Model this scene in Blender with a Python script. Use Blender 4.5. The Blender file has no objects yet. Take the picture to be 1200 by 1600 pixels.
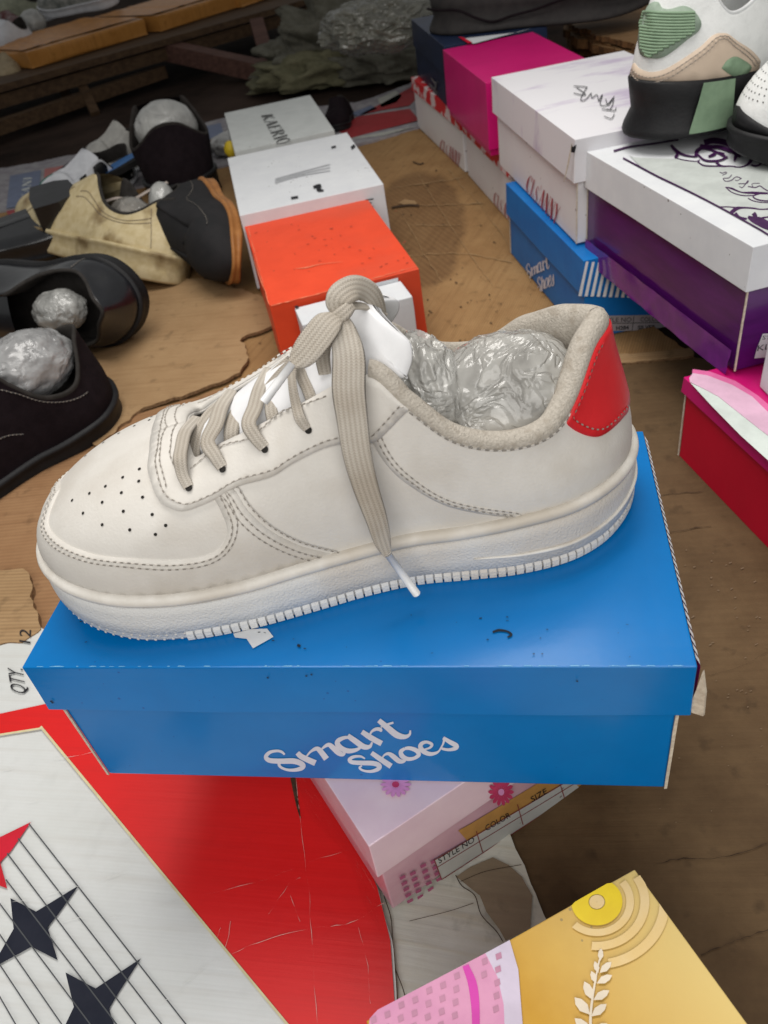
import bpy, bmesh, math, random
import numpy as np
from mathutils import Vector, Matrix, noise, geometry
random.seed(7)
SC = bpy.context.scene
COL = SC.collection
# ------------------------------------------------------------------ camera
FPX, PITCH, ROLL, CH = 1234.67, math.radians(39.869), math.radians(-10.738), .5109
cp, sp = math.cos(PITCH), math.sin(PITCH)
FW = Vector((0, cp, -sp)); UP0 = Vector((0, sp, cp)); R0 = Vector((1, 0, 0))
RT = R0 * math.cos(ROLL) + UP0 * math.sin(ROLL)
UP = -R0 * math.sin(ROLL) + UP0 * math.cos(ROLL)
CAM = Vector((0, 0, CH))
cam = bpy.data.objects.new('camera', bpy.data.cameras.new('camera')); COL.objects.link(cam)
m = Matrix.Identity(4)
for i in range(3):
    m[i][0] = RT[i]; m[i][1] = UP[i]; m[i][2] = -FW[i]; m[i][3] = CAM[i]
cam.matrix_world = m
cam.data.sensor_fit = 'VERTICAL'; cam.data.sensor_height = 24; cam.data.lens = 24 * FPX / 1600
cam.data.clip_start = .02; cam.data.clip_end = 60
cam.data.dof.use_dof = True; cam.data.dof.focus_distance = .46; cam.data.dof.aperture_fstop = 10
SC.camera = cam
# ------------------------------------------------------------------ world + lamps
W = bpy.data.worlds.new('World'); SC.world = W; W.use_nodes = True
bg = W.node_tree.nodes['Background']; bg.inputs[0].default_value = (.92, .93, .92, 1); bg.inputs[1].default_value = .22

def area(name, loc, target, size, power, color, sy=None, spread=180):
    d = bpy.data.lights.new(name, 'AREA'); d.energy = power; d.color = color; d.size = size
    if sy: d.shape = 'RECTANGLE'; d.size_y = sy
    o = bpy.data.objects.new(name, d); COL.objects.link(o); o.location = loc
    d.spread = math.radians(spread)
    o.rotation_euler = (Vector(target) - Vector(loc)).to_track_quat('-Z', 'Y').to_euler()
    return o
area('key_lamp', (.0, .85, 1.35), (.05, .70, .1), .95, 7.0, (1, .965, .92), .7, 120)
area('fill_lamp', (-.15, -.75, 1.0), (.05, .5, .1), 1.4, 8.6, (1, .975, .94), None, 130)
SC.view_settings.view_transform = 'Standard'; SC.view_settings.look = 'None'
SC.view_settings.exposure = .24; SC.view_settings.gamma = 1; SC.view_settings.use_curve_mapping = False
SC.cycles.max_bounces = 5

# ------------------------------------------------------------------ pixel helpers
def ray(u, v): return FW + RT * ((u - 600) / FPX) - UP * ((v - 800) / FPX)
def gz(u, v, z=0.): d = ray(u, v); return CAM + d * ((z - CH) / d.z)
def gy(u, v, y): d = ray(u, v); return CAM + d * (y / d.y)
def pl(u, v, P):                     # P = (origin, normal)
    d = ray(u, v); return CAM + d * ((P[0] - CAM).dot(P[1]) / d.dot(P[1]))
def px(p):
    d = Vector(p) - CAM; z = d.dot(FW); return (600 + FPX * d.dot(RT) / z, 800 - FPX * d.dot(UP) / z)

# ------------------------------------------------------------------ materials
MATS = {}
def nodes_of(name):
    mt = bpy.data.materials.new(name); mt.use_nodes = True
    nt = mt.node_tree; return mt, nt, nt.nodes['Principled BSDF']
def mat(name, c1, c2=None, rough=.6, scale=20, detail=6, bump=0., bscale=200, stretch=(1, 1, 1), spec=.22, metal=0, coat=0, dots=0, dotc=(.03, .025, .02), thr=(.4, .6), c3=None, bstretch=None, sheen=0):
    if name in MATS: return MATS[name]
    if scale < 30 and 'marble' not in name and 'pattern' not in name and 'floor' not in name and 'wood' not in name: scale *= 2.6
    mt, nt, b = nodes_of(name); N = nt.nodes; Lk = nt.links
    b.inputs['Roughness'].default_value = rough; b.inputs['Specular IOR Level'].default_value = spec
    b.inputs['Metallic'].default_value = metal; b.inputs['Coat Weight'].default_value = coat; b.inputs['Coat Roughness'].default_value = .12
    if sheen: b.inputs['Sheen Weight'].default_value = sheen
    tc = N.new('ShaderNodeTexCoord'); mp = N.new('ShaderNodeMapping'); mp.inputs['Scale'].default_value = stretch
    Lk.new(tc.outputs['Object'], mp.inputs[0])
    if c2 is None: c2 = tuple(x * .86 for x in c1)
    ns = N.new('ShaderNodeTexNoise'); ns.inputs['Scale'].default_value = scale; ns.inputs['Detail'].default_value = detail
    ns.inputs['Roughness'].default_value = .65
    Lk.new(mp.outputs[0], ns.inputs['Vector'])
    cr = N.new('ShaderNodeValToRGB'); cr.color_ramp.elements[0].position = thr[0]; cr.color_ramp.elements[1].position = thr[1]
    cr.color_ramp.elements[0].color = (*c1, 1); cr.color_ramp.elements[1].color = (*c2, 1)
    Lk.new(ns.outputs[0], cr.inputs[0]); out = cr.outputs[0]
    if c3 is not None:      # second, larger patches
        n3 = N.new('ShaderNodeTexNoise'); n3.inputs['Scale'].default_value = scale * .23; n3.inputs['Detail'].default_value = 5
        Lk.new(tc.outputs['Object'], n3.inputs['Vector'])
        r3 = N.new('ShaderNodeValToRGB'); r3.color_ramp.elements[0].position = .52; r3.color_ramp.elements[1].position = .66
        Lk.new(n3.outputs[0], r3.inputs[0])
        mx = N.new('ShaderNodeMixRGB'); mx.inputs[2].default_value = (*c3, 1); Lk.new(r3.outputs[0], mx.inputs[0]); Lk.new(out, mx.inputs[1]); out = mx.outputs[0]
    if dots:
        dots = dots * 4; v = N.new('ShaderNodeTexVoronoi'); v.inputs['Scale'].default_value = dots
        Lk.new(tc.outputs['Object'], v.inputs['Vector'])
        nm = N.new('ShaderNodeTexNoise'); nm.inputs['Scale'].default_value = dots * .12; Lk.new(tc.outputs['Object'], nm.inputs['Vector'])
        ad = N.new('ShaderNodeMath'); ad.operation = 'MULTIPLY_ADD'; ad.inputs[1].default_value = -1.6; ad.inputs[2].default_value = .80
        Lk.new(nm.outputs[0], ad.inputs[0])
        sb = N.new('ShaderNodeMath'); sb.operation = 'LESS_THAN'; Lk.new(v.outputs['Distance'], sb.inputs[0])
        m2 = N.new('ShaderNodeMath'); m2.operation = 'MULTIPLY'; m2.inputs[1].default_value = .5; Lk.new(ad.outputs[0], m2.inputs[0]); Lk.new(m2.outputs[0], sb.inputs[1])
        mx = N.new('ShaderNodeMixRGB'); mx.inputs[2].default_value = (*dotc, 1); Lk.new(sb.outputs[0], mx.inputs[0]); Lk.new(out, mx.inputs[1]); out = mx.outputs[0]
    Lk.new(out, b.inputs['Base Color'])
    if bump:
        mpb = N.new('ShaderNodeMapping'); mpb.inputs['Scale'].default_value = bstretch or stretch; Lk.new(tc.outputs['Object'], mpb.inputs[0])
        nb = N.new('ShaderNodeTexNoise'); nb.inputs['Scale'].default_value = bscale; nb.inputs['Detail'].default_value = 4
        Lk.new(mpb.outputs[0], nb.inputs['Vector'])
        bp = N.new('ShaderNodeBump'); bp.inputs['Strength'].default_value = bump; bp.inputs['Distance'].default_value = .001
        Lk.new(nb.outputs[0], bp.inputs['Height']); Lk.new(bp.outputs[0], b.inputs['Normal'])
    MATS[name] = mt; return mt

def mat_card(name, c1, c2, c3, ang=0., wscale=180, wstr=.15, rough=.75, streak=True, bump=.35, grime=.55, dark_patch=None):
    """corrugated board: fluted ribs, scuffs, patches"""
    if name in MATS: return MATS[name]
    mt, nt, b = nodes_of(name); N = nt.nodes; Lk = nt.links; b.inputs['Roughness'].default_value = rough
    b.inputs['Specular IOR Level'].default_value = .25
    tc = N.new('ShaderNodeTexCoord'); mp = N.new('ShaderNodeMapping'); mp.inputs['Rotation'].default_value = (0, 0, ang)
    Lk.new(tc.outputs['Object'], mp.inputs[0])
    n1 = N.new('ShaderNodeTexNoise'); n1.inputs['Scale'].default_value = 9; n1.inputs['Detail'].default_value = 8; n1.inputs['Roughness'].default_value = .7
    Lk.new(mp.outputs[0], n1.inputs['Vector'])
    r1 = N.new('ShaderNodeValToRGB'); e = r1.color_ramp; e.elements[0].position = .35; e.elements[0].color = (*c1, 1); e.elements[1].position = .66; e.elements[1].color = (*c2, 1)
    Lk.new(n1.outputs[0], r1.inputs[0])
    mp2 = N.new('ShaderNodeMapping'); mp2.inputs['Scale'].default_value = (4, 90, 4); Lk.new(mp.outputs[0], mp2.inputs[0])
    n2 = N.new('ShaderNodeTexNoise'); n2.inputs['Scale'].default_value = 1.6; n2.inputs['Detail'].default_value = 6; Lk.new(mp2.outputs[0], n2.inputs['Vector'])
    r2 = N.new('ShaderNodeValToRGB'); r2.color_ramp.elements[0].position = .5; r2.color_ramp.elements[1].position = .75
    Lk.new(n2.outputs[0], r2.inputs[0])
    mx = N.new('ShaderNodeMixRGB'); mx.inputs[2].default_value = (*c3, 1); Lk.new(r1.outputs[0], mx.inputs[1])
    ml = N.new('ShaderNodeMath'); ml.operation = 'MULTIPLY'; ml.inputs[1].default_value = .55 if streak else .15; Lk.new(r2.outputs[0], ml.inputs[0]); Lk.new(ml.outputs[0], mx.inputs[0])
    wv = N.new('ShaderNodeTexWave'); wv.bands_direction = 'Y'; wv.inputs['Scale'].default_value = wscale; wv.inputs['Distortion'].default_value = .6; wv.inputs['Detail'].default_value = 1
    Lk.new(mp.outputs[0], wv.inputs['Vector'])
    mw = N.new('ShaderNodeMixRGB'); mw.blend_type = 'MULTIPLY'; mw.inputs[0].default_value = wstr
    Lk.new(mx.outputs[0], mw.inputs[1]); Lk.new(wv.outputs[0], mw.inputs[2])
    # grime
    n4 = N.new('ShaderNodeTexNoise'); n4.inputs['Scale'].default_value = 55; n4.inputs['Detail'].default_value = 5; Lk.new(tc.outputs['Object'], n4.inputs['Vector'])
    r4 = N.new('ShaderNodeValToRGB'); r4.color_ramp.elements[0].position = .60; r4.color_ramp.elements[1].position = .74; Lk.new(n4.outputs[0], r4.inputs[0])
    mg = N.new('ShaderNodeMixRGB'); mg.inputs[2].default_value = tuple(x * .45 for x in c1) + (1,)
    g2 = N.new('ShaderNodeMath'); g2.operation = 'MULTIPLY'; g2.inputs[1].default_value = grime; Lk.new(r4.outputs[0], g2.inputs[0]); Lk.new(g2.outputs[0], mg.inputs[0]); Lk.new(mw.outputs[0], mg.inputs[1])
    fin = mg.outputs[0]
    if dark_patch:      # a darker ribbed patch with its own soft outline: centre, axis angle, radii
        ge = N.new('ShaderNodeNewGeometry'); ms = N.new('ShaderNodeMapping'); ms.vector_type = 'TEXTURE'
        ms.inputs['Location'].default_value = (dark_patch[0], dark_patch[1], 0); ms.inputs['Rotation'].default_value = (0, 0, dark_patch[2]); ms.inputs['Scale'].default_value = (dark_patch[3], dark_patch[4], 1)
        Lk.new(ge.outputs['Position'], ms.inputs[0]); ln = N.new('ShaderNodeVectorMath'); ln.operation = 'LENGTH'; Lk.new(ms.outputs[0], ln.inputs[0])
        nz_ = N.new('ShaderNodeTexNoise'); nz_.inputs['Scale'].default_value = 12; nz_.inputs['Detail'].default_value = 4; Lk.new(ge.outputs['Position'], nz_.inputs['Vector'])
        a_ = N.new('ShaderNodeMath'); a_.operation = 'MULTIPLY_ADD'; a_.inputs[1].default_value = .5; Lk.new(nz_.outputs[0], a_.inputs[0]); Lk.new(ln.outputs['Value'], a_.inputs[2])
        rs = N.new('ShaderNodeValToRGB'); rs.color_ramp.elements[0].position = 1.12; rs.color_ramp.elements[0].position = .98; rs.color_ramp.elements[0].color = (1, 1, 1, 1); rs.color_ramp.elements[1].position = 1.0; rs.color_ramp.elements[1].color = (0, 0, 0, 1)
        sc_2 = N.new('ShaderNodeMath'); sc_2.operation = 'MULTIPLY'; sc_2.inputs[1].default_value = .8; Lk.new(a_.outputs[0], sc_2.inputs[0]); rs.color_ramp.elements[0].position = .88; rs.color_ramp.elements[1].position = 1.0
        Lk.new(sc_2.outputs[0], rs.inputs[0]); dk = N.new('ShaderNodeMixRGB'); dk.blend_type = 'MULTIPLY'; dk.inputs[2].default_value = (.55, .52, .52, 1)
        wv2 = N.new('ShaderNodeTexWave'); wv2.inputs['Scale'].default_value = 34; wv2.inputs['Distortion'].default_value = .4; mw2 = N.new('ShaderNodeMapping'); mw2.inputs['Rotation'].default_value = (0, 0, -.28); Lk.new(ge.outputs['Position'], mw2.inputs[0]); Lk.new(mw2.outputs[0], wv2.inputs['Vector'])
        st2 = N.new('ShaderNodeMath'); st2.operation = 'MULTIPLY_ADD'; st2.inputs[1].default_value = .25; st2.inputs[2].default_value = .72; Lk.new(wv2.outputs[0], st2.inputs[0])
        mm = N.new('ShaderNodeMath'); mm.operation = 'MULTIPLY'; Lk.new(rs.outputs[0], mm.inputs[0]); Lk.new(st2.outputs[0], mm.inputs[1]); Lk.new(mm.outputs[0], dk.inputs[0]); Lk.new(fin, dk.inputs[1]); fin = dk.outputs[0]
    Lk.new(fin, b.inputs['Base Color'])
    ad = N.new('ShaderNodeMath'); ad.operation = 'ADD'; Lk.new(n1.outputs[0], ad.inputs[0]); Lk.new(n2.outputs[0], ad.inputs[1])
    a2 = N.new('ShaderNodeMath'); a2.operation = 'MULTIPLY_ADD'; a2.inputs[1].default_value = wstr; Lk.new(wv.outputs[0], a2.inputs[0]); Lk.new(ad.outputs[0], a2.inputs[2])
    bp = N.new('ShaderNodeBump'); bp.inputs['Strength'].default_value = bump; bp.inputs['Distance'].default_value = .002
    Lk.new(a2.outputs[0], bp.inputs['Height']); Lk.new(bp.outputs[0], b.inputs['Normal'])
    MATS[name] = mt; return mt

def mat_plastic(name, c=(.62, .61, .57), alpha=.25, rough=.14, scale=30):
    if name in MATS: return MATS[name]
    mt, nt, b = nodes_of(name); N = nt.nodes; Lk = nt.links
    b.inputs['Base Color'].default_value = (*c, 1); b.inputs['Roughness'].default_value = rough
    b.inputs['Specular IOR Level'].default_value = .5; b.inputs['Coat Weight'].default_value = 1.; b.inputs['Coat Roughness'].default_value = .06
    tc = N.new('ShaderNodeTexCoord')
    n0 = N.new('ShaderNodeTexNoise'); n0.inputs['Scale'].default_value = scale; n0.inputs['Detail'].default_value = 3; n0.inputs['Distortion'].default_value = 1.2
    Lk.new(tc.outputs['Object'], n0.inputs['Vector'])
    v = N.new('ShaderNodeTexVoronoi'); v.feature = 'DISTANCE_TO_EDGE'; v.inputs['Scale'].default_value = scale * .9
    mxv = N.new('ShaderNodeVectorMath'); mxv.operation = 'MULTIPLY_ADD'; mxv.inputs[1].default_value = (.09, .09, .09)
    Lk.new(n0.outputs['Color'], mxv.inputs[0]); Lk.new(tc.outputs['Object'], mxv.inputs[2]); Lk.new(mxv.outputs[0], v.inputs['Vector'])
    cl = N.new('ShaderNodeMath'); cl.operation = 'MINIMUM'; cl.inputs[1].default_value = .12; Lk.new(v.outputs[0], cl.inputs[0])
    ad = N.new('ShaderNodeMath'); ad.operation = 'MULTIPLY_ADD'; ad.inputs[1].default_value = 2.; Lk.new(cl.outputs[0], ad.inputs[0]); Lk.new(n0.outputs[0], ad.inputs[2])
    bp = N.new('ShaderNodeBump'); bp.inputs['Strength'].default_value = .75; bp.inputs['Distance'].default_value = .0045
    Lk.new(ad.outputs[0], bp.inputs['Height']); Lk.new(bp.outputs[0], b.inputs['Normal']); Lk.new(bp.outputs[0], b.inputs['Coat Normal'])
    cr = N.new('ShaderNodeValToRGB'); cr.color_ramp.elements[0].position = .35; cr.color_ramp.elements[1].position = .7
    cr.color_ramp.elements[0].color = (*[x * .55 for x in c], 1); cr.color_ramp.elements[1].color = (*c, 1)
    Lk.new(n0.outputs[0], cr.inputs[0]); Lk.new(cr.outputs[0], b.inputs['Base Color'])
    if alpha:
        tr = N.new('ShaderNodeBsdfTransparent'); mx = N.new('ShaderNodeMixShader'); mx.inputs[0].default_value = alpha
        o = N['Material Output']; Lk.new(b.outputs[0], mx.inputs[1]); Lk.new(tr.outputs[0], mx.inputs[2]); Lk.new(mx.outputs[0], o.inputs[0])
    MATS[name] = mt; return mt

# ------------------------------------------------------------------ object helpers
def tag(o, label=None, cat=None, group=None, kind=None):
    if label: o['label'] = label
    if cat: o['category'] = cat
    if group: o['group'] = group
    if kind: o['kind'] = kind
    return o
def empty(name, loc, label, cat, group=None):
    o = bpy.data.objects.new(name, None); COL.objects.link(o); o.location = loc; o.empty_display_size = .02
    tag(o, label, cat, group)
    return o
def mesh(name, vs, fs, mats, parent=None, smooth=False, mi=None, loc=None):
    """world-space vertices; origin is put at the base of the mesh"""
    vs = [Vector(v) for v in vs]
    me = bpy.data.meshes.new(name)
    if loc is None:
        n = max(1, len(vs)); c = sum(vs, Vector()) / n
        loc = Vector((c.x, c.y, min(v.z for v in vs)))
    loc = Vector(loc)
    me.from_pydata([tuple(v - loc) for v in vs], [], fs)
    if not isinstance(mats, (list, tuple)): mats = [mats]
    for k in mats: me.materials.append(k)
    if mi is not None: me.polygons.foreach_set('material_index', mi)
    if smooth: me.polygons.foreach_set('use_smooth', [True] * len(me.polygons))
    me.update(); o = bpy.data.objects.new(name, me); COL.objects.link(o)
    if parent is not None:
        o.parent = parent; pw = Vector(parent.location)
        q = parent.parent
        while q is not None: pw += Vector(q.location); q = q.parent
        o.location = loc - pw
    else: o.location = loc
    return o
class MB:
    def __init__(s): s.v = []; s.f = []; s.m = []
    def add(s, vs, fs, mi=0):
        b = len(s.v); s.v += [Vector(v) for v in vs]; s.f += [tuple(i + b for i in f) for f in fs]; s.m += [mi] * len(fs)
    def build(s, name, mats, parent=None, smooth=False):
        o = mesh(name, s.v, s.f, mats, parent, smooth, s.m)
        if getattr(s, 'wv', None) and len(s.wv) == len(s.v):
            a = o.data.attributes.new('wv', 'FLOAT_VECTOR', 'POINT'); a.data.foreach_set('vector', [c for q in s.wv for c in q])
        return o
def spline(P, n, closed=False):
    P = np.array([list(p) for p in P], float); k = len(P); out = []
    seg = k if closed else k - 1
    for i in range(seg):
        if closed: a, b, c, d = P[(i - 1) % k], P[i], P[(i + 1) % k], P[(i + 2) % k]
        else: b, c = P[i], P[i + 1]; a = P[i - 1] if i else 2 * b - c; d = P[i + 2] if i + 2 < k else 2 * c - b
        for j in range(n):
            t = j / n
            out.append(.5 * ((2 * b) + (-a + c) * t + (2 * a - 5 * b + 4 * c - d) * t * t + (-a + 3 * b - 3 * c + d) * t ** 3))
    if not closed: out.append(P[-1])
    return np.array(out)
def resample(P, step):
    P = np.array(P, float); d = np.r_[0, np.cumsum(np.linalg.norm(np.diff(P, axis=0), axis=1))]
    n = max(2, int(d[-1] / step) + 1); s = np.linspace(0, d[-1], n)
    return np.array([np.interp(s, d, P[:, i]) for i in range(P.shape[1])]).T
def fill2d(poly, step, holes=()):
    """triangulate a 2D polygon with interior points"""
    vs = [Vector((p[0], p[1])) for p in poly]; loops = [list(range(len(vs)))]
    for h in holes:
        b = len(vs); vs += [Vector((p[0], p[1])) for p in h]; loops.append(list(range(b, b + len(h))))
    nb = len(vs)
    if step:
        xs = [v.x for v in vs]; ys = [v.y for v in vs]; P = np.array([tuple(v) for v in vs[:len(poly)]])
        gx = np.arange(min(xs) + step * .5, max(xs), step); gyy = np.arange(min(ys) + step * .5, max(ys), step)
        for i, x in enumerate(gx):
            for y in gyy:
                yy = y + (step * .5 if i % 2 else 0)
                if np.min((P[:, 0] - x) ** 2 + (P[:, 1] - yy) ** 2) < (step * .55) ** 2: continue
                ins = False; j = len(P) - 1
                for k in range(len(P)):
                    if (P[k, 1] > yy) != (P[j, 1] > yy) and x < (P[j, 0] - P[k, 0]) * (yy - P[k, 1]) / (P[j, 1] - P[k, 1]) + P[k, 0]: ins = not ins
                    j = k
                if ins: vs.append(Vector((x, yy)))
    edges = []
    for l in loops: edges += [(l[i], l[(i + 1) % len(l)]) for i in range(len(l))]
    r = geometry.delaunay_2d_cdt(vs, edges, [], 0, 1e-9) if False else geometry.delaunay_2d_cdt(vs, edges, [loops[0]] , 1 if not holes else 0, 1e-9)
    V, E, F = r[0], r[1], r[2]
    if holes:
        def inside(p, L):
            ins = False; j = len(L) - 1
            for k in range(len(L)):
                if (L[k][1] > p[1]) != (L[j][1] > p[1]) and p[0] < (L[j][0] - L[k][0]) * (p[1] - L[k][1]) / (L[j][1] - L[k][1]) + L[k][0]: ins = not ins
                j = k
            return ins
        F2 = []
        for f in F:
            c = sum((V[i] for i in f), Vector((0, 0))) / len(f)
            if inside(c, poly) and not any(inside(c, h) for h in holes): F2.append(f)
        F = F2
    return [tuple(v) for v in V], [tuple(f) for f in F]
def oo(off): return off if off < .0008 else .0008 + (off - .0008) * .45
def decal(pxpoly, P, mb, off=.0003, mi=0, step=0):
    """flat print on a plane P=(origin, normal), outline read in photo pixels"""
    V, F = fill2d(pxpoly, step)
    off = oo(off); vs = [pl(x, y, P) + P[1] * off for x, y in V]
    mb.add(vs, F, mi)
def stroke_px(pts, w, P, mb, off=.0003, mi=0, n=4, taper=False, smooth=True):
    """pen stroke in pixel space -> strip on plane.  w scalar or per point"""
    off = oo(off); ws = [w] * len(pts) if not isinstance(w, (list, tuple)) else w
    Q = spline([(p[0], p[1], q) for p, q in zip(pts, ws)], n) if smooth and len(pts) > 2 else np.array([(p[0], p[1], q) for p, q in zip(pts, ws)], float)
    d = np.gradient(Q[:, :2], axis=0); l = np.linalg.norm(d, axis=1); l[l == 0] = 1; nrm = np.c_[-d[:, 1], d[:, 0]] / l[:, None]
    vs = []; fs = []
    for i in range(len(Q)):
        for s in (-1, 1):
            x, y = Q[i, :2] + nrm[i] * s * Q[i, 2] * .5; vs.append(pl(x, y, P) + P[1] * (off + (i % 2) * 1e-5))
        if i: a = 2 * i - 2; fs.append((a, a + 1, a + 3, a + 2))
    mb.add(vs, fs, mi)
def text_px(txt, LL, LR, UL, P, mb, off=.0003, mi=0, UR=None, bold=0):
    off = oo(off)
    cu = bpy.data.curves.new('t', 'FONT'); cu.body = txt; cu.resolution_u = 3; cu.offset = bold
    o = bpy.data.objects.new('t', cu); COL.objects.link(o)
    dg = bpy.context.evaluated_depsgraph_get(); me = bpy.data.meshes.new_from_object(o.evaluated_get(dg))
    xs = [v.co.x for v in me.vertices]; x0, x1 = min(xs), max(xs); H = .7
    LL, LR, UL = Vector(LL), Vector(LR), Vector(UL); UR = Vector(UR) if UR else LR + UL - LL
    vs = []
    for v in me.vertices:
        a = (v.co.x - x0) / (x1 - x0); b = v.co.y / H
        q = LL * (1 - a) * (1 - b) + LR * a * (1 - b) + UL * (1 - a) * b + UR * a * b
        vs.append(pl(q.x, q.y, P) + P[1] * off)
    mb.add(vs, [tuple(p.vertices) for p in me.polygons], mi)
    bpy.data.objects.remove(o); bpy.data.curves.remove(cu); bpy.data.meshes.remove(me)
SERIF = {  # stroke glyphs in a unit box: (points, width)
 'C': (.8, [([(.88, .78), (.7, .97), (.42, .98), (.15, .75), (.1, .5), (.15, .25), (.42, .02), (.7, .03), (.9, .22)], [.05, .06, .1, .18, .2, .18, .1, .06, .04]), ([(.88, 1), (.88, .72)], .05)]),
 'L': (.7, [([(.25, 0), (.25, 1)], .17), ([(.05, .98), (.45, .98)], .05), ([(.05, .02), (.88, .02)], .05), ([(.86, 0), (.9, .28)], .06)]),
 'S': (.6, [([(.85, .8), (.6, .97), (.3, .95), (.15, .75), (.35, .56), (.7, .42), (.85, .22), (.65, .03), (.3, .03), (.1, .2)], [.05, .06, .08, .14, .18, .18, .14, .08, .06, .05])]),
 'A': (.85, [([(.12, 0), (.5, 1)], .06), ([(.5, 1), (.85, 0)], .18), ([(.25, .36), (.72, .36)], .05), ([(0, .01), (.25, .01)], .04), ([(.7, .01), (1, .01)], .04)]),
 'N': (.9, [([(.15, 0), (.15, 1)], .06), ([(.15, 1), (.85, 0)], .18), ([(.85, 0), (.85, 1)], .06), ([(0, .99), (.25, .99)], .04), ([(.7, .99), (1, .99)], .04), ([(0, .01), (.3, .01)], .04)]),
 'Y': (.85, [([(.1, 1), (.5, .45)], .17), ([(.5, .45), (.88, 1)], .06), ([(.5, .48), (.5, 0)], .17), ([(.3, .01), (.7, .01)], .04), ([(0, .99), (.3, .99)], .04), ([(.75, .99), (1, .99)], .04)]),
 'K': (.9, [([(.2, 0), (.2, 1)], .15), ([(.2, .42), (.85, 1)], .06), ([(.38, .55), (.9, 0)], .15), ([(.05, .01), (.4, .01)], .04), ([(.05, .99), (.4, .99)], .04), ([(.75, .01), (1, .01)], .04)]),
 'E': (.75, [([(.2, 0), (.2, 1)], .15), ([(.05, .97), (.85, .97)], .05), ([(.2, .52), (.7, .52)], .05), ([(.05, .03), (.9, .03)], .05), ([(.85, 1), (.85, .8)], .05), ([(.9, 0), (.9, .22)], .05)]),
 'R': (.85, [([(.2, 0), (.2, 1)], .15), ([(.2, .97), (.6, .97), (.8, .76), (.6, .52), (.2, .5)], [.05, .07, .15, .07, .05]), ([(.5, .5), (.92, 0)], .14), ([(.05, .01), (.4, .01)], .04)]),
 'I': (.4, [([(.5, 0), (.5, 1)], .3), ([(.2, .01), (.8, .01)], .06), ([(.2, .99), (.8, .99)], .06)]),
 'O': (.85, [([(.5, .99), (.18, .8), (.1, .5), (.18, .2), (.5, .01), (.82, .2), (.9, .5), (.82, .8), (.5, .99)], [.06, .12, .16, .12, .06, .12, .16, .12, .06])]),
 "'": (.12, [([(.3, 1.1), (.7, .95), (.3, .78)], .3)]),
}
def serif_px(word, LL, LR, UL, UR, P, mb, mi=0, off=.0003, lift={}, thick=1.):
    tot = sum(SERIF[c][0] + .1 for c in word) - .1; x = 0
    LL, LR, UL, UR = map(Vector, (LL, LR, UL, UR)); h = ((UL - LL).length + (UR - LR).length) / 2
    for k, c in enumerate(word):
        w, ss = SERIF[c]
        for pts, ww in ss:
            q = []
            for (a, b) in pts:
                A = (x + a * w) / tot; B = b + lift.get(k, 0)
                q.append(LL * (1 - A) * (1 - B) + LR * A * (1 - B) + UL * (1 - A) * B + UR * A * B)
            s = h * w * .75 * thick
            stroke_px(q, [u * s for u in ww] if isinstance(ww, list) else ww * s, P, mb, off, mi, 3)
        x += w + .1

# ------------------------------------------------------------------ shoebox
def rot(v, yaw, c=Vector((0, 0, 0))):
    a, b = math.cos(yaw), math.sin(yaw); return Vector((c.x + a * v[0] - b * v[1], c.y + b * v[0] + a * v[1], c.z + v[2]))
def box_mesh(name, X, Y, yaw, L, Wd, z0, H, mats, parent, r=.0012, warp=.0005, seg=10, seed=0, mi_faces=None, shell=0, taper=0.):
    """closed card box with crisp but rounded edges, slightly bowed sides.  mi_faces: dict face->slot"""
    bm = bmesh.new(); bmesh.ops.create_cube(bm, size=1)
    for v in bm.verts: v.co = Vector((v.co.x * L, v.co.y * Wd, v.co.z * H))
    bmesh.ops.subdivide_edges(bm, edges=bm.edges[:], cuts=seg, use_grid_fill=True)
    nf = {}
    for f in bm.faces:
        n = f.normal
        k = 'top' if n.z > .9 else 'bottom' if n.z < -.9 else 'front' if n.y < -.9 else 'back' if n.y > .9 else 'left' if n.x < 0 else 'right'
        f.material_index = (mi_faces or {}).get(k, 0)
    for v in bm.verts:
        x, y, z = v.co.x / L * 2, v.co.y / Wd * 2, v.co.z / H * 2
        nz = Vector((v.co.x * 9 + seed, v.co.y * 9, v.co.z * 9))
        a = noise.noise(nz) * warp
        if abs(z) > .99: v.co.z += a * (1 if z > 0 else 0) * (1 - max(abs(x), abs(y)) ** 4)
        if abs(x) > .99: v.co.x += (a + warp * .6 * (1 - y * y)) * (1 if x > 0 else -1) * (1 - abs(z) ** 6)
        if abs(y) > .99: v.co.y += (a + warp * .6 * (1 - x * x)) * (1 if y > 0 else -1) * (1 - abs(z) ** 6)
    es = [e for e in bm.edges if len(e.link_faces) == 2 and e.calc_face_angle() > 1.1]
    bmesh.ops.bevel(bm, geom=es, offset=r, segments=2, affect='EDGES', profile=.6)
    c = Vector((X, Y, z0 + H / 2)); vs = [rot(v.co, yaw, c) for v in bm.verts]
    fs = [tuple(v.index for v in f.verts) for f in bm.faces]; mi = [f.material_index for f in bm.faces]
    bm.free(); o = mesh(name, vs, fs, mats, parent, False, mi)
    return o
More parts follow.
